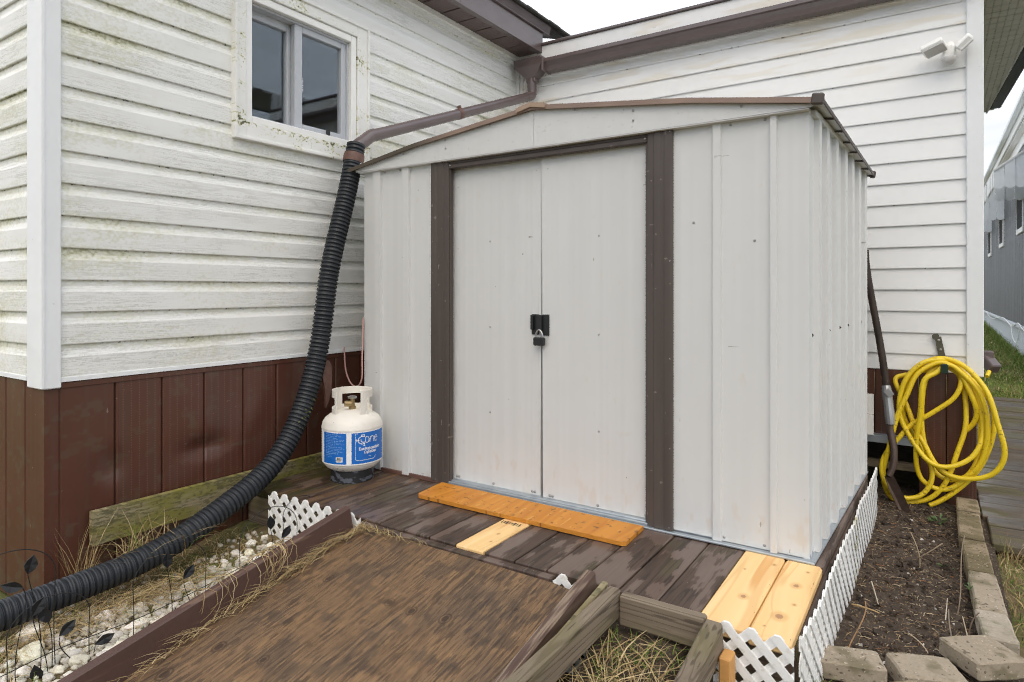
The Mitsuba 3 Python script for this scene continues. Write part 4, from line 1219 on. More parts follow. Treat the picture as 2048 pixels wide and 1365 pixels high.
def line_on(pts, w, mat='mat_label_white', name='outline'):
    ms = []
    for (xa, ya), (xb, yb) in zip(pts[:-1], pts[1:]):
        n = max(2, int(math.hypot(xb - xa, yb - ya) / 0.006) + 1)
        t = np.linspace(0, 1, n)
        dx, dy = xb - xa, yb - ya
        l_ = math.hypot(dx, dy) + 1e-9
        nx, ny = -dy / l_ * w / 2, dx / l_ * w / 2
        ex, ey = dx / l_ * w / 2, dy / l_ * w / 2
        X_, Y_ = np.linspace(xa - ex, xb + ex, n), np.linspace(ya - ey, yb + ey, n)
        v = np.array([(x_ + s * nx, y_ + s * ny, 0.0003) for x_, y_ in zip(X_, Y_) for s in (-1, 1)])
        f = []
        for i in range(n - 1):
            f += [(2 * i, 2 * i + 2, 2 * i + 3), (2 * i, 2 * i + 3, 2 * i + 1)]
        ms.append((v, np.array(f)))
    v, f = join(ms)
    part(lab, name, on_cyl((v, f), toc, lz, RT), mat)


text_on('Exchangeable', 0.0138, 0.030, 0.072, bold=True)
text_on('Cylinder', 0.0138, 0.056, 0.054, bold=True)
text_on('9 kg', 0.005, 0.083, 0.036)
# frame line round the right panel
line_on([(0.014, 0.155), (0.014, 0.036), (0.017, 0.027), (0.024, 0.022), (0.115, 0.022), (0.128, 0.034)], 0.0022)
line_on([(0.014, 0.155), (0.028, 0.155)], 0.0018)


def arc(cx, cy, rx, ry, a0, a1, n=12):
    return [(cx + rx * math.cos(math.radians(a0 + (a1 - a0) * i / n)), cy + ry * math.sin(math.radians(a0 + (a1 - a0) * i / n))) for i in range(n + 1)]


lw = 0.0034
# outlined emblem: a cylinder-like C followed by rounded p, n, e
line_on(arc(0.050, 0.122, 0.022, 0.019, 60, 300), lw)
line_on([(0.061, 0.1385), (0.061, 0.148), (0.045, 0.148), (0.045, 0.140)], lw)
line_on([(0.020, 0.122), (0.034, 0.122)], lw)
line_on([(0.022, 0.117), (0.022, 0.127)], lw)
line_on([(0.061, 0.1055), (0.055, 0.105)] + arc(0.052, 0.122, 0.010, 0.010, 280, 80)[:8], lw)
line_on([(0.060, 0.094), (0.068, 0.136)] + arc(0.075, 0.122, 0.011, 0.014, 110, -120), lw)
line_on([(0.055, 0.094), (0.062, 0.094)], lw)
line_on([(0.090, 0.108), (0.094, 0.134)] + arc(0.104, 0.124, 0.009, 0.012, 150, 20) + [(0.112, 0.108)], lw)
line_on([(0.121, 0.124), (0.137, 0.126)] + arc(0.129, 0.122, 0.010, 0.014, 10, 320, 14), lw)
for i in range(15):
    wl = [0.085, 0.10, 0.07, 0.11, 0.105, 0.09, 0.112, 0.06, 0.10, 0.11, 0.095, 0.105, 0.08, 0.04, 0.045][i]
    yz = 0.150 - 0.0078 * i
    x_, seg = -0.150, []
    while x_ < -0.150 + wl:
        ln = rng.uniform(0.006, 0.016)
        line_on([(x_, yz), (min(x_ + ln, -0.150 + wl), yz)], 0.0015 if i % 4 else 0.0024, 'mat_label_text', 'small_print') if False else seg.append((x_, min(x_ + ln, -0.150 + wl)))
        x_ += ln + 0.004
    vv = join([patch(b_ - a_, 0.0016 if i % 4 else 0.0026, 0.0003, 3, a_) for a_, b_ in seg])
    part(lab, 'small_print', on_cyl((vv[0] + [0, yz, 0], vv[1]), toc, lz, RT), 'mat_label_text')
part(lab, 'barcode', on_cyl((patch(0.035, 0.026, 0.0003, 6, -0.083)[0] + [0, 0.016, 0], patch(0.035, 0.026, 0.0003, 6)[1]), toc, lz, RT), 'mat_label_white')
x_ = -0.081
bars = []
while x_ < -0.052:
    w_ = rng.choice([0.0008, 0.0014, 0.002])
    bars.append(patch(w_, 0.019, 0.0002, 2, x_))
    x_ += w_ + rng.choice([0.0009, 0.0016])
vb = join(bars)
part(lab, 'barcode_bars', on_cyl((vb[0] + [0, 0.021, 0], vb[1]), toc, lz, RT + 0.0006), 'mat_ink')
# collar: three uprights and a ring open at the front
CR = 0.098


def collar(a0, a1, z0, z1, t=0.004):
    n = max(3, int((a1 - a0) / 0.08))
    a = np.linspace(a0, a1, n)
    v = np.array([(TC[0] + r_ * math.cos(q), TC[1] + r_ * math.sin(q), TC[2] + z_) for q in a for r_, z_ in ((CR, z0), (CR + t, z0), (CR + t, z1), (CR, z1))])
    f = []
    for i in range(n - 1):
        for j in range(4):
            a_, b_ = i * 4 + j, i * 4 + (j + 1) % 4
            f += [(a_, b_, b_ + 4), (a_, b_ + 4, a_ + 4)]
    f += [(0, 2, 1), (0, 3, 2), (4 * n - 4, 4 * n - 3, 4 * n - 2), (4 * n - 4, 4 * n - 2, 4 * n - 1)]
    return v, np.array(f)


op = toc
part(tk, 'collar', join([collar(op + 0.75, op + 2 * math.pi - 0.95, 0.425, 0.462), collar(op + 0.42, op + 0.80, 0.338, 0.462), collar(op + 2 * math.pi - 1.02, op + 2 * math.pi - 0.90, 0.335, 0.462), collar(op + 2.1, op + 2.5, 0.335, 0.430),
                         collar(op + 3.7, op + 4.1, 0.335, 0.430), collar(op + 1.2, op + 2 * math.pi - 1.0, 0.335, 0.372)]), 'mat_tank', label='white steel collar handle')

# red and white cord by the shed
single('cord', tube(spline([(-2.800, 2.512, 0.93), (-2.798, 2.515, 0.86), (-2.79, 2.518, 0.79), (-2.755, 2.515, 0.735), (-2.70, 2.50, 0.715), (-2.65, 2.486, 0.73), (-2.615, 2.474, 0.78), (-2.610, 2.47, 0.86), (-2.612, 2.474, 0.93), (-2.615, 2.48, 1.02), (-2.618, 2.485, 1.1)], 60), 0.0042, 8), 'mat_cord',
       'thin red and white cord hanging in a loop beside the shed', 'cord', smooth=True)

# ================================================================== shovel
sh = thing('shovel', 'old long handled shovel with silver tape leaning on the white siding', 'shovel')
SY = 4.28
hp = np.array([(-0.341, SY + 0.06, 1.490), (-0.320, SY + 0.05, 1.284), (-0.262, SY + 0.03, 0.930), (-0.224, SY, 0.64), (-0.207, SY - 0.02, 0.477)])
part(sh, 'handle', tube(spline(hp, 30), np.linspace(0.0185, 0.0205, 30), 14), 'mat_handle', 40)
part(sh, 'socket', tube(spline([(-0.209, SY - 0.015, 0.50), (-0.200, SY - 0.03, 0.40), (-0.190, SY - 0.045, 0.335), (-0.196, SY - 0.06, 0.25), (-0.215, SY - 0.07, 0.20)], 22), np.linspace(0.0225, 0.017, 22), 14), 'mat_rust', 40)
part(sh, 'tape', tube(spline([(-0.232, SY + 0.006, 0.70), (-0.219, SY - 0.01, 0.60), (-0.207, SY - 0.022, 0.485)], 9), [0.0225, 0.026, 0.0265, 0.0255, 0.025, 0.0255, 0.0265, 0.026, 0.0245], 12), 'mat_tape', 20, label='silver tape wrapped round the handle')
part(sh, 'tape', obox((-0.216, SY - 0.035, 0.665), (0.018, 0.003, 0.022), (1, 0, 0.8), (0, 1, 0)), 'mat_tape')
bl = np.array([(-0.236, SY - 0.055, 0.190), (-0.192, SY - 0.075, 0.205), (-0.140, SY - 0.13, 0.115), (-0.112, SY - 0.16, 0.055), (-0.122, SY - 0.165, -0.02), (-0.150, SY - 0.15, 0.01), (-0.185, SY - 0.12, 0.075), (-0.215, SY - 0.09, 0.13)])
cenb = bl.mean(0) + [-0.012, 0.022, -0.004]
bv = np.vstack([bl, cenb, bl + [0.002, -0.004, 0.001], cenb + [0.002, -0.004, 0.001]])
nf = len(bl)
ff = []
for i in range(nf):
    j = (i + 1) % nf
    ff += [(i, j, nf), (nf + 1 + j, nf + 1 + i, 2 * nf + 1), (i, nf + 1 + i, nf + 1 + j), (i, nf + 1 + j, j)]
part(sh, 'blade', (bv, np.array(ff)), 'mat_rust', 35)

# ================================================================== hose and hook
hk = thing('hose_hook', 'dark metal strap hook screwed to the siding above the hose', 'hook')
part(hk, 'strap', join([obox((0.030, WY - 0.016, 0.920), (0.066, 0.003, 0.0165), (0.18, 0, -1), (0, 1, 0), 0.003), tube([(0.008, WY - 0.020, 0.985), (0.008, WY - 0.012, 0.985)], 0.0185, 16)]), 'mat_hook')
part(hk, 'arm', join([box((0.036, 4.28, 0.800), (0.060, WY - 0.012, 0.806), 0.001), box((0.036, 4.276, 0.800), (0.060, 4.281, 0.845), 0.001)]), 'mat_hook')
for z in (0.965, 0.912):
    part(hk, 'bolt', ball((0.022 if z > 0.95 else 0.031, WY - 0.021, z), 0.008, 1, (1, 0.5, 1)), 'mat_screw', True)
part(hk, 'strap', box((0.030, 4.262, 0.792), (0.066, 4.272, 0.842), 0.004), 'mat_strap', label='dark green strap holding the hose')
HX = """-0.024,0.029 0.038,0.073 0.106,0.138 0.172,0.219 0.218,0.298 0.253,0.399 0.272,0.497 0.272,0.577 0.250,0.662 0.198,0.730 0.146,0.782 0.106,0.828 0.065,0.857 0.017,0.861 -0.038,0.848 -0.088,0.811 -0.138,0.736 -0.163,0.640 -0.165,0.547 -0.138,0.465 -0.095,0.386 -0.052,0.324 -0.010,0.289 0.045,0.276 0.106,0.294 0.165,0.335 0.205,0.401 0.221,0.475 0.218,0.571 0.198,0.665 0.159,0.743 0.112,0.788 0.065,0.816 0.017,0.810 -0.045,0.793 -0.116,0.765 -0.173,0.748 -0.189,0.728 -0.163,0.657 -0.124,0.568 -0.081,0.446 -0.045,0.384 -0.017,0.321 0.038,0.246 0.092,0.222 0.132,0.220 0.211,0.237 0.275,0.283 0.307,0.351 0.310,0.423 0.282,0.546 0.243,0.693 0.198,0.770 0.146,0.827 0.092,0.858 0.024,0.868 -0.045,0.839 -0.095,0.790 -0.127,0.703 -0.147,0.600 -0.145,0.515 -0.109,0.435 -0.045,0.309 -0.017,0.254 0.024,0.203 0.079,0.189 0.139,0.217 0.198,0.287 0.231,0.380 0.242,0.494 0.231,0.620 0.192,0.721 0.126,0.797 0.065,0.838 0.010,0.793 -0.038,0.760 -0.059,0.675 -0.065,0.557 -0.084,0.404 -0.086,0.311 -0.081,0.245 -0.059,0.181 -0.017,0.146 0.045,0.136 0.119,0.186 0.185,0.285 0.211,0.393 0.212,0.506 0.205,0.602 0.178,0.696 0.132,0.781 0.079,0.835 0.038,0.832 -0.024,0.778 -0.052,0.676 -0.059,0.524 -0.045,0.384 -0.017,0.279 -0.009,0.198 -0.045,0.112 -0.109,0.072 -0.182,0.080 -0.226,0.129 -0.252,0.202 -0.244,0.280 -0.211,0.345 -0.152,0.429 -0.109,0.485 -0.045,0.534 0.038,0.601 0.092,0.655 0.122,0.723 0.119,0.788 0.079,0.826 0.045,0.832 0.079,0.822 0.126,0.756 0.142,0.684 0.149,0.580 0.142,0.473 0.112,0.364 0.079,0.244 0.038,0.147 -0.017,0.080 -0.074,0.049 -0.145,0.002 -0.204,0.055 -0.239,0.126 -0.244,0.211 -0.218,0.344 -0.189,0.476 -0.160,0.581 -0.124,0.669 -0.081,0.774 -0.017,0.828 0.038,0.847 0.099,0.820 0.139,0.757 0.178,0.655 0.195,0.584 0.185,0.527 0.149,0.474"""
hx = np.array([[float(q) for q in s_.split(',')] for s_ in HX.split()])
nh = len(hx)
hyv = 4.315 + 0.045 * np.sin(np.arange(nh) * 0.23) + 0.012 * np.sin(np.arange(nh) * 0.71 + 1)
hyv += np.clip((hx[:, 1] - 0.70) / 0.15, 0, 1) * 0.02
hpnt = spline(np.stack([hx[:, 0], hyv, np.maximum(hx[:, 1], 0.034)], 1), 1500)
single('garden_hose', tube(hpnt, 0.0132, 10), 'mat_hose', 'yellow garden hose coiled on the hook at the right end of the white wall', 'hose', smooth=True)

# scraps behind the shed corner
wp = thing('scrap_panel', 'white scrap panel standing behind the shed corner', 'panel')
for za, zb in ((0.405, 0.520), (0.523, 0.640)):
    part(wp, 'panel', prism([(-0.40, za), (-0.295, za), (-0.295, zb), (-0.30, zb + 0.002), (-0.40, zb + 0.002)], 'xz', 4.30 + 0.01 * (za > 0.5), 4.306 + 0.01 * (za > 0.5)), 'mat_white')
el = thing('downspout_elbow', 'brown downspout foot at the right end corner of the white addition', 'downspout')
part(el, 'elbow', join([beam((0.262, 4.62, 0.90), (0.262, 4.62, 0.84), 0.055, 0.055, (0, 1, 0), 0.006), beam((0.250, 4.625, 0.858), (0.292, 4.56, 0.800), 0.058, 0.060, (0, 0, 1), 0.006)]), 'mat_brown_metal')
part(el, 'nozzle', tube([(0.262, 4.54, 0.790), (0.250, 4.50, 0.765)], 0.011, 10), 'mat_hose', 40)

# ================================================================== concrete blocks round the bed
BL = [('first block at the front, beside the lattice corner', (-0.225, 2.275), (0.095, 0.055), 0.30, 0.100), ('second front block, left of the tilted corner block', (-0.020, 2.345), (0.092, 0.068), 0.42, 0.098),
      ('large pale block turned at the front right corner', (0.128, 2.520), (0.088, 0.078), 0.72, 0.118), ('pale grey block behind the turned corner block', (0.178, 2.752), (0.048, 0.105), 0.08, 0.105),
      ('third block along the right edge from the corner', (0.168, 3.055), (0.047, 0.180), 0.03, 0.102), ('middle block along the right edge of the bed', (0.156, 3.452), (0.046, 0.190), 0.02, 0.100),
      ('long block before the last small one by the boardwalk', (0.148, 3.885), (0.049, 0.205), 0.0, 0.098), ('farthest block, under the hose by the boardwalk', (0.152, 4.245), (0.050, 0.125), 0.0, 0.098)]
for bi, (nm, (cx_, cy_), (hx_, hy_), rot, top_) in enumerate(BL):
    m = box((-hx_, -hy_, -0.06), (hx_, hy_, 0.0), 0.006)
    v, f = trimesh.remesh.subdivide_to_size(m[0], m[1], 0.03, max_iter=8)
    v = np.array(v)
    v += 0.006 * (np.stack([meshkit.fbm(v * 22 + 9 * q + cx_ * 50, 2, q) for q in range(3)], 1) - 0.5)
    c_, s_ = math.cos(rot), math.sin(rot)
    tilt = rng.normal(0, 0.02, 2)
    z = v[:, 2] + v[:, 0] * tilt[0] + v[:, 1] * tilt[1]
    v = np.stack([cx_ + v[:, 0] * c_ - v[:, 1] * s_, cy_ + v[:, 0] * s_ + v[:, 1] * c_, z + top_], 1)
    single('concrete_block', (v, f), ['mat_block', 'mat_block', 'mat_block', 'mat_block_pale', 'mat_block', 'mat_block_brown', 'mat_block_brown', 'mat_block_brown'][bi], 'tan concrete edging block, ' + nm, 'concrete block', 'concrete blocks edging the garden bed')

# ================================================================== wire border with metal leaves
wf = thing('wire_border', 'thin black wire hoop border with metal leaves standing in the gravel', 'garden border')


def hoop(y0, y1, ztop, x, zb=0.03, lean=0.0):
    n = 22
    a = np.linspace(np.pi, 0, n)
    r_ = (y1 - y0) / 2
    pts_ = [(x, y0, zb)] + [(x + lean, (y0 + y1) / 2 + r_ * math.cos(q), ztop - r_ * 0.8 + r_ * 0.8 * math.sin(q)) for q in a] + [(x, y1, zb)]
    return tube(spline(pts_, 60), 0.0015, 6)


for y0, y1, zt, x in [(1.524, 1.800, 0.351, -2.30), (1.120, 1.385, 0.337, -2.30), (0.760, 0.985, 0.300, -2.30), (0.64, 0.90, 0.465, -2.33), (1.84, 2.02, 0.30, -2.45), (0.36, 0.66, 0.40, -2.30)]:
    part(wf, 'hoop', hoop(y0, y1, zt, x), 'mat_wire', True)
part(wf, 'rail_wire', tube(spline([(-2.30, 0.2, 0.10), (-2.30, 0.80, 0.118), (-2.30, 0.93, 0.125), (-2.30, 1.125, 0.118), (-2.30, 1.38, 0.135), (-2.30, 1.60, 0.16), (-2.31, 1.85, 0.19)], 60), 0.0014, 6), 'mat_wire', True)
LV = [(0.801, 0.425, 0.2), (0.755, 0.375, -1.2), (0.838, 0.255, -0.35), (0.820, 0.29, 0.45), (0.898, 0.190, 0.75), (0.815, 0.085, -0.2), (1.005, 0.105, 1.2), (1.207, 0.292, -0.05), (1.285, 0.222, 0.6), (1.626, 0.296, -0.1), (1.700, 0.236, 0.6)]
for i, (y, z, tilt) in enumerate(LV):
    z = z - 0.006
    y *= 1.022
    ln, wd = 0.029, 0.0165
    ou = [(0, -ln), (wd * 0.7, -ln * 0.5), (wd, 0), (wd * 0.75, ln * 0.45), (0.003, ln), (-wd * 0.75, ln * 0.45), (-wd, 0), (-wd * 0.7, -ln * 0.5)]
    c_, s_ = math.cos(tilt), math.sin(tilt)
    vv = []
    for sgn in (-1, 1):
        for a_, b_ in ou + [(0, 0)]:
            yy_, zz_ = a_ * c_ + b_ * s_, -a_ * s_ + b_ * c_
            vv.append((-2.296 + sgn * 0.0012 + (0.006 if (a_, b_) != (0, 0) and abs(a_) > 0.005 else 0.0) + 0.3 * yy_, y + yy_, z + zz_))
    n8 = len(ou)
    f = []
    for q in range(n8):
        w_ = (q + 1) % n8
        f += [(q, w_, n8), (n8 + 1 + w_, n8 + 1 + q, 2 * n8 + 1), (q, n8 + 1 + q, n8 + 1 + w_), (q, n8 + 1 + w_, w_)]
    lf = part(wf, 'leaf', (np.array(vv), np.array(f)), 'mat_leaf')
    yb = y - s_ * 0.03 if False else y - ln * s_
    zb = z - ln * c_
    part(lf, 'stem', tube(spline([(-2.296, yb, zb), (-2.298, yb + 0.010, zb - 0.05), (-2.30, y + 0.022, max(0.06, zb - 0.14)), (-2.30, y + 0.022, 0.02)], 14), 0.0014, 6), 'mat_wire', True)

# ================================================================== white stones
ico = trimesh.creation.icosphere(subdivisions=2)
IV, IF = np.array(ico.vertices), np.array(ico.faces)


def stone(c, r, seed):
    g = np.random.default_rng(seed)
    sc = np.array([g.uniform(0.8, 1.35), g.uniform(0.8, 1.35), g.uniform(0.5, 0.75)])
    d = 1 + 1.15 * (meshkit.fbm(IV * 1.5 + g.uniform(0, 50, 3), 3, seed % 50) - 0.5)
    v = IV * d[:, None] * sc * r
    a = g.uniform(0, 6.28)
    c_, s_ = math.cos(a), math.sin(a)
    return np.stack([v[:, 0] * c_ - v[:, 1] * s_, v[:, 0] * s_ + v[:, 1] * c_, v[:, 2]], 1) + c


def shade_stone(v, g):
    base = np.array([0.74, 0.72, 0.66]) * g.uniform(0.58, 1.05) * np.array([1, g.uniform(0.95, 1.0), g.uniform(0.86, 1.0)])
    n_ = meshkit.fbm(v * 60, 3, 5)
    return np.clip(base * (0.84 + 0.32 * n_[:, None]) * np.where(meshkit.noise(v * 140, 3)[:, None] > 0.83, [0.75, 0.68, 0.5], [1, 1, 1]), 0, 0.8)


pos = []
tries = 0
while len(pos) < 240 and tries < 90000:
    tries += 1
    y = rng.uniform(0.55, 1.86)
    x = rng.normal(-2.35 - 0.05 * (y - 1.0), 0.12 + 0.06 * max(0, y - 1.3))
    if x < -2.62 or x > -2.09:
        continue
    r = (0.010 + 0.022 * rng.random() ** 1.8) * (1.2 if y < 1.2 else 0.85)
    if all((x - a) ** 2 + (y - b) ** 2 > (0.92 * (r + c)) ** 2 for a, b, c in pos):
        pos.append((x, y, r))
for i, (x, y, r) in enumerate(pos):
    v = stone(np.array([x, y, gz_strip(x, y) + r * 0.30]), r, 100 + i)
    single('white_stone', (v, IF), 'mat_vertex', 'rounded whitish landscaping stone among the others beside the ramp rail', 'stone', 'white stones beside the ramp', smooth=True, color=shade_stone(v, np.random.default_rng(i)))
gv, gc = [], []
i1 = trimesh.creation.icosphere(subdivisions=1)
for i in range(1700):
    y = rng.uniform(0.5, 1.87)
    x = rng.normal(-2.38, 0.15)
    if x < -2.78:
        continue
    r = rng.uniform(0.006, 0.013)
    v = np.array(i1.vertices) * r * [1.1, 0.9, 0.7] * (1 + 0.3 * rng.normal(0, 0.4, (len(i1.vertices), 1))) + [x, y, gz_strip(x, y) + r * 0.3]
    gv.append((v, np.array(i1.faces)))
    gc.append(np.clip(np.tile(np.array([0.52, 0.48, 0.40]) * rng.uniform(0.6, 1.1), (len(v), 1)), 0, 0.8))
single('small_gravel', join(gv), 'mat_vertex', 'small pale gravel between the white stones', kind='stuff', smooth=True, color=np.vstack(gc))


# ================================================================== grasses
def blades(roots, hts, lean_dir, lean, width, cols, seed, curl=0.5, segs=3):
    """Ribbons: roots (n,3), heights, horizontal lean directions (angle), lean amount."""
    g = np.random.default_rng(seed)
    n = len(roots)
    t = np.linspace(0, 1, segs + 1)
    dirv = np.stack([np.cos(lean_dir), np.sin(lean_dir), 0 * lean_dir], 1)
    wa = lean_dir + np.pi / 2 + g.normal(0, 0.5, n)
    wv = np.stack([np.cos(wa), np.sin(wa), g.normal(0, 0.2, n)], 1)
    V = []
    for tt in t:
        bend = tt ** (1 + curl)
        c = roots + dirv * (lean * hts * bend)[:, None] + np.array([0, 0, 1.0]) * (hts * (tt - 0.5 * np.minimum(lean, 1.6) * tt * tt * 0.8))[:, None]
        w = width * (1 - tt) ** 0.7 + 0.0004
        V += [c - wv * w[:, None] / 2, c + wv * w[:, None] / 2]
    V = np.stack(V, 1)
    m = 2 * (segs + 1)
    f = []
    for s in range(segs):
        f += [(2 * s, 2 * s + 1, 2 * s + 3), (2 * s, 2 * s + 3, 2 * s + 2)]
    F = (np.array(f)[None] + (np.arange(n) * m)[:, None, None]).reshape(-1, 3)
    C = np.repeat(cols, m, axis=0)
    return (V.reshape(-1, 3), F), C


def straw(n, seed, green=0.0):
    g = np.random.default_rng(seed)
    pal = np.array([[0.46, 0.34, 0.17], [0.34, 0.235, 0.11], [0.54, 0.43, 0.25], [0.22, 0.15, 0.07], [0.42, 0.32, 0.15]])
    c = pal[g.integers(0, len(pal), n)] * g.uniform(0.7, 1.15, (n, 1))
    gr = np.array([[0.12, 0.19, 0.03], [0.18, 0.24, 0.05], [0.08, 0.14, 0.022]])[g.integers(0, 3, n)]
    k = g.random(n) < green
    c[k] = gr[k] * g.uniform(0.7, 1.2, (k.sum(), 1))
    return c


def field(n, xr, yr, zf, h, seed, green=0.0, width=0.0028, lean=(0.3, 1.6), dirm=None, dirs=1.5, mask=None):
    g = np.random.default_rng(seed)
    x, y = g.uniform(*xr, n), g.uniform(*yr, n)
    if mask is not None:
        k = mask(x, y, g)
        x, y = x[k], y[k]
    n = len(x)
    d = g.uniform(0, 2 * np.pi, n) if dirm is None else g.normal(dirm, dirs, n)
    return blades(np.stack([x, y, zf(x, y) - 0.004], 1), g.uniform(h * 0.45, h * 1.2, n), d, g.uniform(*lean, n), width * g.uniform(0.7, 1.3, n), straw(n, seed + 1, green), seed + 2)


def grass(name, label, parts):
    m, c = join([p_[0] for p_ in parts]), np.vstack([p_[1] for p_ in parts])
    single(name, m, 'mat_vertex', label, kind='stuff', color=c)


clump = lambda s, lo: (lambda x, y, g: (nz(x, y, s, 7, 2) + 0.5 + 0.12 * g.normal(0, 1, len(x))) > lo)
near_pipe = lambda x, y, g: g.random(len(x)) < np.clip(1.0 - (x + 2.60) / 0.20, 0.10, 1) * np.clip((2.0 - y) / 0.5, 0.15, 1)
grass('dry_grass', 'matted dry straw coloured grass along the drain pipe and gravel', [
    field(5200, (-2.80, -2.10), (0.35, 1.90), gz_strip, 0.065, 21, 0.10, 0.0026, (0.6, 2.4), mask=near_pipe),
    field(800, (-2.62, -2.50), (0.80, 1.50), gz_strip, 0.11, 31, 0.05, 0.0024, (0.8, 2.2), dirm=0.2, dirs=1.2),
    field(600, (-2.8, -2.08), (0.30, 0.85), gz_strip, 0.06, 41, 0.45, 0.003, (0.3, 1.4)),
    field(120, (-2.80, -2.62), (1.28, 1.52), lambda x, y: gz_strip(x, y) + 0.10, 0.20, 51, 0.1, 0.0028, (0.3, 1.3)),
    field(40, (-2.83, -2.76), (1.13, 1.20), gz_strip, 0.30, 52, 0.0, 0.003, (0.2, 0.5))])
# straw lying in the corner between left rail and plywood, and hanging over the rail
g = np.random.default_rng(77)
n = 430
y = 1.86 - g.beta(1.0, 1.8, n) * 1.0
x = -2.012 + np.abs(g.normal(0, 0.022, n)) + np.clip(y - 1.70, 0, 1) * 0.12 * g.random(n)
ang = np.where(g.random(n) < 0.5, -np.pi / 2, np.pi / 2) + g.normal(0, 0.35, n)
pa = blades(np.stack([x, y, ramp_z(y) + 0.003 + 0.012 * g.random(n)], 1), g.uniform(0.02, 0.05, n), ang, g.uniform(1.4, 2.6, n), 0.0024 * g.uniform(0.6, 1.3, n), straw(n, 78), 79)
n = 170
x = -2.01 + 0.42 * g.beta(0.8, 2.0, n)
y = 1.886 - np.abs(g.normal(0, 0.016, n))
pb = blades(np.stack([x, y, ramp_z(y) + 0.003 + 0.010 * g.random(n)], 1), g.uniform(0.015, 0.04, n), np.where(g.random(n) < 0.5, 0, np.pi) + g.normal(-0.3, 0.5, n), g.uniform(1.3, 2.4, n), 0.0022 * g.uniform(0.6, 1.3, n), straw(n, 81), 82)
hang = []
for y0, cnt in ((1.52, 9), (1.45, 14), (1.33, 7), (1.22, 3)):
    for q in range(cnt):
        yy_ = y0 + g.normal(0, 0.04)
        zt = ramp_z(yy_) + 0.104
        ln = g.uniform(0.03, 0.12)
        p_ = spline([(-2.10, yy_ + g.normal(0, 0.02), zt - 0.03), (-2.062, yy_, zt + 0.006), (-2.020, yy_ + g.normal(0, 0.012), zt - 0.004), (-2.012 + 0.010 * g.random(), yy_ + g.normal(-0.02, 0.025), zt - ln)], 7)
        hang.append(tube(p_, np.linspace(0.0013, 0.0006, 7), 4, caps=False))
hm = join(hang)
grass('straw_litter', 'dry straw caught between the left rail and the plywood of the ramp', [pa, pb, (hm, np.repeat(straw(len(hang), 90), 28, axis=0))])
# dry grass in the timber frame
inside = lambda x, y, g: (x > -0.845 + 0.02) & (x < -0.555)
grass('planter_grass', 'tangled dry grass with green shoots inside the timber frame', [
    field(750, (-0.84, -0.55), (1.10, 1.80), gz_mid, 0.085, 101, 0.18, 0.0024, (0.5, 2.2), mask=inside),
    field(420, (-0.84, -0.55), (1.10, 1.83), gz_mid, 0.045, 111, 1.0, 0.004, (0.3, 1.2), mask=inside),
    field(260, (-0.80, -0.58), (1.30, 1.70), lambda x, y: gz_mid(x, y) + 0.03, 0.085, 121, 0.0, 0.0034, (1.2, 2.6))])
grass('lattice_grass', 'tuft of green grass at the foot of the white lattice corner', [
    field(260, (-0.315, -0.235), (1.84, 2.05), gz_bed, 0.10, 131, 0.75, 0.0032, (0.2, 1.0)),
    field(90, (-0.52, -0.33), (1.70, 1.86), gz_mid, 0.09, 141, 0.5, 0.003, (0.3, 1.2)),
    field(30, (-0.30, -0.15), (2.02, 2.14), gz_bed, 0.16, 151, 0.1, 0.0024, (0.8, 1.8), dirm=-0.4, dirs=0.5)])
z0f = lambda x, y: 0.0 + 0.05 * nz(x, y, 4, 3)
grass('verge_grass', 'short pale grass beside the blocks and boardwalk at the right', [
    field(5000, (0.225, 1.0), (2.5, 3.80), z0f, 0.05, 161, 0.45, 0.003, (0.3, 1.5), mask=lambda x, y, g: g.random(len(x)) < np.clip((y - 2.75) / 0.35, 0.03, 1)),
    field(60, (0.24, 0.40), (3.70, 3.80), z0f, 0.12, 171, 0.1, 0.003, (0.2, 0.8))])
lz_ = lambda x, y: 0.0 + 0.05 * nz(x, y, 1.3, 3) + 0.015 * (y - 9)
grass('lawn_grass', 'short green lawn blades between the boardwalk and the grey house', [
    field(24000, (0.25, 1.9), (9.05, 22.0), lz_, 0.085, 181, 0.82, 0.006, (0.2, 1.2)),
    field(2600, (1.08, 1.26), (9.05, 24.0), lz_, 0.20, 191, 0.9, 0.006, (0.2, 0.8))])

# ================================================================== litter in the bed
tw = []
tc = []
g = np.random.default_rng(201)
for i in range(1500):
    x, y = g.uniform(-0.26, 0.12), g.uniform(2.32, 4.25)
    a = g.uniform(0, 6.28)
    ln = g.gamma(1.8, 0.009)
    z = gz_bed(np.array([x]), np.array([y]))[0]
    dz = g.normal(0, 0.15)
    d = np.array([math.cos(a), math.sin(a), dz]) * ln
    c = np.array([x, y, z + 0.004])
    tw.append(tube([c - d / 2, c + [g.normal(0, 0.002), g.normal(0, 0.002), 0.002], c + d / 2], g.uniform(0.0005, 0.0013), 4, caps=False))
    col = np.array([[0.30, 0.21, 0.12], [0.14, 0.09, 0.05], [0.50, 0.41, 0.28], [0.07, 0.045, 0.03], [0.30, 0.14, 0.06]][g.choice(5, p=[0.30, 0.24, 0.22, 0.16, 0.08])]) * g.uniform(0.7, 1.1)
    tc.append(np.tile(col, (12, 1)))
single('twig_litter', join(tw), 'mat_vertex', 'scattered twigs and straw bits on the dark soil of the bed', kind='stuff', color=np.vstack(tc))
cl = []
cc = []
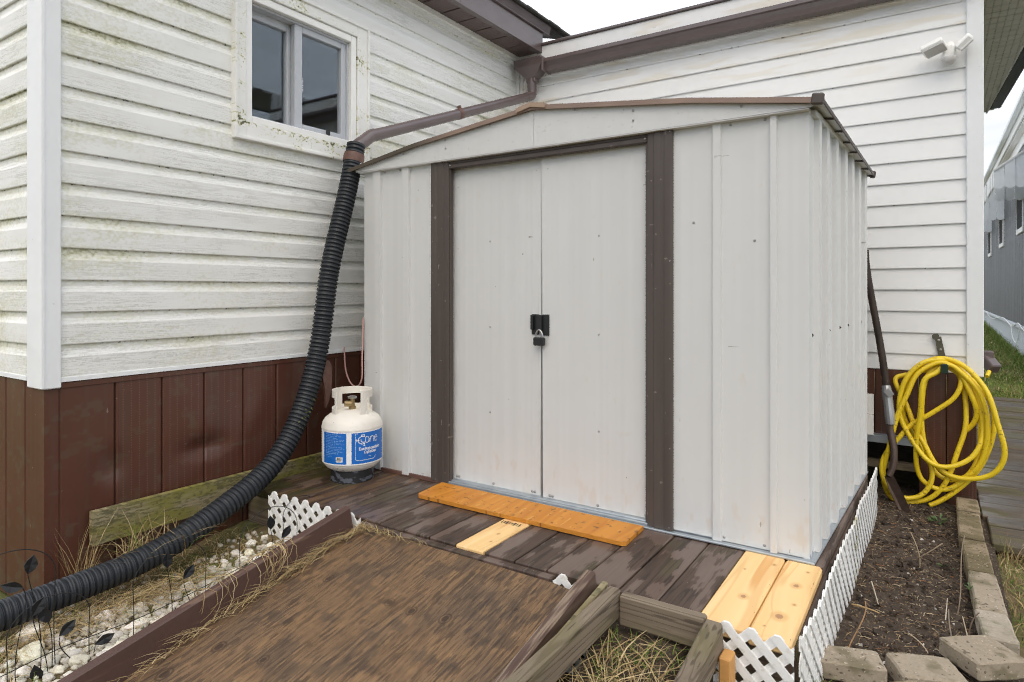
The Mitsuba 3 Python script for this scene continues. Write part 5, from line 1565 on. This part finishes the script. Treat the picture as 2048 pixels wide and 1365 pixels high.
for i in range(1100):
    x, y = g.uniform(-0.27, 0.13), g.uniform(2.30, 4.35)
    r = g.gamma(2.0, 0.0022) + 0.0015
    v = np.array(i1.vertices) * r * g.uniform(0.6, 1.2, 3) * (1 + 0.25 * g.normal(0, 1, (len(i1.vertices), 1))) + [x, y, gz_bed(np.array([x]), np.array([y]))[0] + r * 0.2]
    cl.append((v, np.array(i1.faces)))
    white = g.random() < 0.05 and r < 0.008
    cc.append(np.tile((np.array([0.45, 0.43, 0.39]) if white else np.array([0.048, 0.035, 0.026])) * g.uniform(0.6, 1.4), (len(v), 1)))
single('soil_clods', join(cl), 'mat_vertex', 'crumbly dark soil clods and a few pale chips in the bed', kind='stuff', color=np.vstack(cc))
STK = [('forked dry stalk standing in the middle of the bed', [[(-0.055, 3.32, 0.03), (-0.052, 3.30, 0.09), (-0.085, 3.28, 0.20)], [(-0.053, 3.30, 0.09), (-0.008, 3.26, 0.145), (0.030, 3.24, 0.19)]], 0.0028, (0.42, 0.33, 0.22)),
       ('thin brown stalk rising by the lattice at the left of the bed', [[(-0.245, 2.42, 0.03), (-0.222, 2.45, 0.09), (-0.195, 2.46, 0.16), (-0.195, 2.47, 0.20)]], 0.0026, (0.36, 0.22, 0.12)),
       ('tall bare stem in front of the middle block', [[(0.075, 2.95, 0.03), (0.085, 2.98, 0.12), (0.088, 3.02, 0.22), (0.100, 3.05, 0.30)]], 0.0025, (0.27, 0.21, 0.16)),
       ('bent grey stem at the right side of the bed', [[(0.060, 2.62, 0.03), (0.045, 2.66, 0.10), (0.042, 2.68, 0.15)]], 0.0030, (0.24, 0.20, 0.16)),
       ('dark curled stem leaning on the pale block', [[(0.098, 2.66, 0.08), (0.108, 2.68, 0.125), (0.13, 2.72, 0.145)]], 0.0030, (0.10, 0.07, 0.05)),
       ('pale curved twig lying left in the bed', [[(-0.215, 3.02, 0.05), (-0.205, 2.93, 0.075), (-0.178, 2.82, 0.05)]], 0.0030, (0.46, 0.40, 0.32)),
       ('straight brown stick lying beside the lattice', [[(-0.262, 2.76, 0.052), (-0.20, 2.74, 0.058), (-0.170, 2.74, 0.052)]], 0.0034, (0.42, 0.29, 0.14)),
       ('pale twig lying in the front of the bed', [[(-0.075, 2.64, 0.05), (-0.03, 2.56, 0.056), (-0.016, 2.53, 0.05)]], 0.0024, (0.44, 0.36, 0.26)),
       ('short white twig upright near the right blocks', [[(0.035, 2.86, 0.03), (0.042, 2.90, 0.10)]], 0.0022, (0.50, 0.45, 0.38)),
       ('pale twig leaning against the third block', [[(0.098, 2.72, 0.05), (0.085, 2.79, 0.09)]], 0.0022, (0.46, 0.38, 0.28))]
for lb_, lines, r_, col in STK:
    ms = []
    for ln in lines:
        q = spline(ln, 12) if len(ln) > 2 else np.linspace(ln[0], ln[1], 6)
        ms.append(tube(q, np.linspace(r_, r_ * 0.7, len(q)), 6))
    m = join(ms)
    single('twig', m, 'mat_vertex', lb_, 'twig', smooth=True, color=np.clip(np.tile(col, (len(m[0]), 1)) * (0.75 + 0.5 * meshkit.noise(m[0] * 120, 4)[:, None]), 0, 0.8))
# weeds in the bed
for i, (cx_, cy_, nl, s_, lb_) in enumerate([(0.040, 3.40, 16, 0.018, 'small green weed in the right of the bed near the middle block'), (0.02, 4.02, 26, 0.026, 'dull green weed under the hose'), (0.115, 3.02, 7, 0.014, 'tiny green sprout on the third edging block')]):
    g = np.random.default_rng(300 + i)
    ms = []
    z0_ = 0.10 if i == 2 else gz_bed(np.array([cx_]), np.array([cy_]))[0]
    for q in range(nl):
        a, el_ = g.uniform(0, 6.28), g.uniform(0.1, 0.9)
        d = np.array([math.cos(a) * math.cos(el_), math.sin(a) * math.cos(el_), math.sin(el_)])
        c = np.array([cx_, cy_, z0_ + 0.004]) + d * s_ * g.uniform(0.8, 1.8)
        sd = np.cross(d, [0, 0, 1.0])
        up_ = np.cross(sd, d)
        l_ = s_ * g.uniform(0.5, 0.9)
        v = np.array([c - d * l_, c + sd * l_ * 0.45 + up_ * 0.002, c + d * l_ - up_ * 0.003, c - sd * l_ * 0.45 + up_ * 0.002, c])
        ms.append((v, np.array([[0, 1, 4], [1, 2, 4], [2, 3, 4], [3, 0, 4]])))
        ms.append(tube([np.array([cx_, cy_, z0_]), c - d * l_ * 0.9], 0.0008, 4, caps=False))
    m = join(ms)
    single('weed', m, 'mat_vertex', lb_, 'plant', color=np.clip(np.array([0.075, 0.12, 0.045]) * (0.7 + 0.7 * meshkit.noise(m[0] * 90, 2)[:, None]), 0, 1))

# ================================================================== the grey neighbour house
nb = thing('neighbour_house', 'grey sided house with scalloped awnings seen past the addition at far right', 'house')
NX = 1.27
yb = 10.0
i = 0
while yb < 30:
    w = 0.40
    part(nb, 'wall_panel', prism([(NX + 0.02, yb + 0.001), (NX, yb + 0.014), (NX, yb + w - 0.014), (NX + 0.02, yb + w - 0.001)], 'xy', 0.64, 3.9), 'mat_grey_wall')
    part(nb, 'skirting_panel', box((NX + 0.03, yb + 0.002, -0.1), (NX + 0.045, yb + w - 0.002, 0.58), 0.003), 'mat_skirt_grey')
    yb += w
part(nb, 'ledge', box((NX - 0.05, 10, 0.585), (NX + 0.06, 30, 0.64), 0.01), 'mat_skirt_grey')
part(nb, 'body', box((NX + 0.05, 10, -0.1), (7.5, 30, 4.1), 0.01), 'mat_grey_wall')
part(nb, 'soffit', box((NX - 0.10, 10, 3.905), (NX + 0.05, 30, 3.93), 0.004), 'mat_white')
part(nb, 'frieze', box((NX - 0.012, 10, 3.72), (NX + 0.0, 30, 3.90), 0.004), 'mat_white')
part(nb, 'fascia', box((NX - 0.125, 10, 3.93), (NX - 0.10, 30, 4.10), 0.006), 'mat_white')
part(nb, 'gutter', beam((NX - 0.165, 10, 4.12), (NX - 0.165, 30, 4.12), 0.08, 0.09, c=0.015), 'mat_awning')
part(nb, 'roof', beam((NX - 0.14, 20, 4.18), (4.4, 20, 5.1), 20, 0.03), 'mat_shingle')
for wy, z0, z1 in ((13.72, 2.24, 2.92), (17.42, 2.2, 2.95), (21.0, 2.15, 2.95), (10.9, 2.2, 2.95)):
    w_ = part(nb, 'window', join([box((NX - 0.03, wy, z0), (NX + 0.01, wy + 0.05, z1), 0.006), box((NX - 0.03, wy + 0.95, z0), (NX + 0.01, wy + 1.0, z1), 0.006), box((NX - 0.03, wy + 0.051, z0), (NX + 0.01, wy + 0.949, z0 + 0.09), 0.006),
                                  box((NX - 0.03, wy + 0.051, z1 - 0.05), (NX + 0.01, wy + 0.949, z1), 0.006)]), 'mat_white')
    part(w_, 'pane', box((NX - 0.022, wy + 0.052, z0 + 0.091), (NX - 0.002, wy + 0.948, z1 - 0.051), 0.002), 'mat_far_pane')
for ya, zf, zb_ in ((12.0, 3.03, 3.40), (13.70, 3.05, 3.42), (17.40, 3.07, 3.42), (20.98, 3.08, 3.42)):
    x0, wlen = 0.745, 1.35
    aw = part(nb, 'awning', join([prism([(x0, zf), (NX, zb_), (NX, zb_ + 0.015), (x0, zf + 0.015)], 'xz', ya, ya + wlen)]), 'mat_awning', label='grey metal window awning with scalloped edge')
    # end wing of vertical strips with scalloped lower ends
    ns = 4
    sw_ = (NX - x0) / ns
    for q in range(ns):
        xa = x0 + q * sw_
        zt0, zt1 = zf + (zb_ - zf) * (q / ns), zf + (zb_ - zf) * ((q + 1) / ns)
        bot = [(xa + sw_ * t_, 2.80 - 0.035 * math.sin(math.pi * t_)) for t_ in np.linspace(0.02, 0.98, 9)]
        part(aw, 'wing_strip', prism(bot + [(xa + sw_ * 0.98, zt1), (xa + sw_ * 0.02, zt0)], 'xz', ya - 0.012 * (q % 2), ya + 0.01), 'mat_awning')
    for q in range(9):
        y0_ = ya + q * wlen / 9
        bot = [(y0_ + wlen / 9 * t_, 2.80 - 0.03 * math.sin(math.pi * t_)) for t_ in np.linspace(0.03, 0.97, 7)]
        part(aw, 'valance_strip', prism(bot + [(y0_ + wlen / 9 * 0.97, zf), (y0_ + wlen / 9 * 0.03, zf)], 'yz', x0 - 0.012 * (q % 2), x0 + 0.008), 'mat_white')
    part(aw, 'edge_bar', beam((x0, ya - 0.012, zf + 0.012), (NX, ya - 0.012, zb_ + 0.012), 0.02, 0.03), 'mat_white')
cb = part(nb, 'cable', join([tube(spline([(NX - 0.055, 12.5, 0.70), (NX - 0.06, 13.2, 0.60), (NX - 0.06, 14.0, 0.68), (NX - 0.055, 15.0, 0.58), (NX - 0.055, 16.5, 0.66), (NX - 0.055, 19, 0.58), (NX - 0.055, 22, 0.66)], 80), 0.007, 6),
                             tube(spline([(NX - 0.06, 13.8, 0.62), (NX - 0.07, 13.9, 0.42), (NX - 0.07, 14.3, 0.33), (NX - 0.07, 14.8, 0.40), (NX - 0.06, 15.2, 0.60)], 30), 0.007, 6)]), 'mat_white', True)
part(nb, 'vent', box((NX + 0.01, 13.2, 0.05), (NX + 0.035, 13.9, 0.40), 0.005), 'mat_awning')
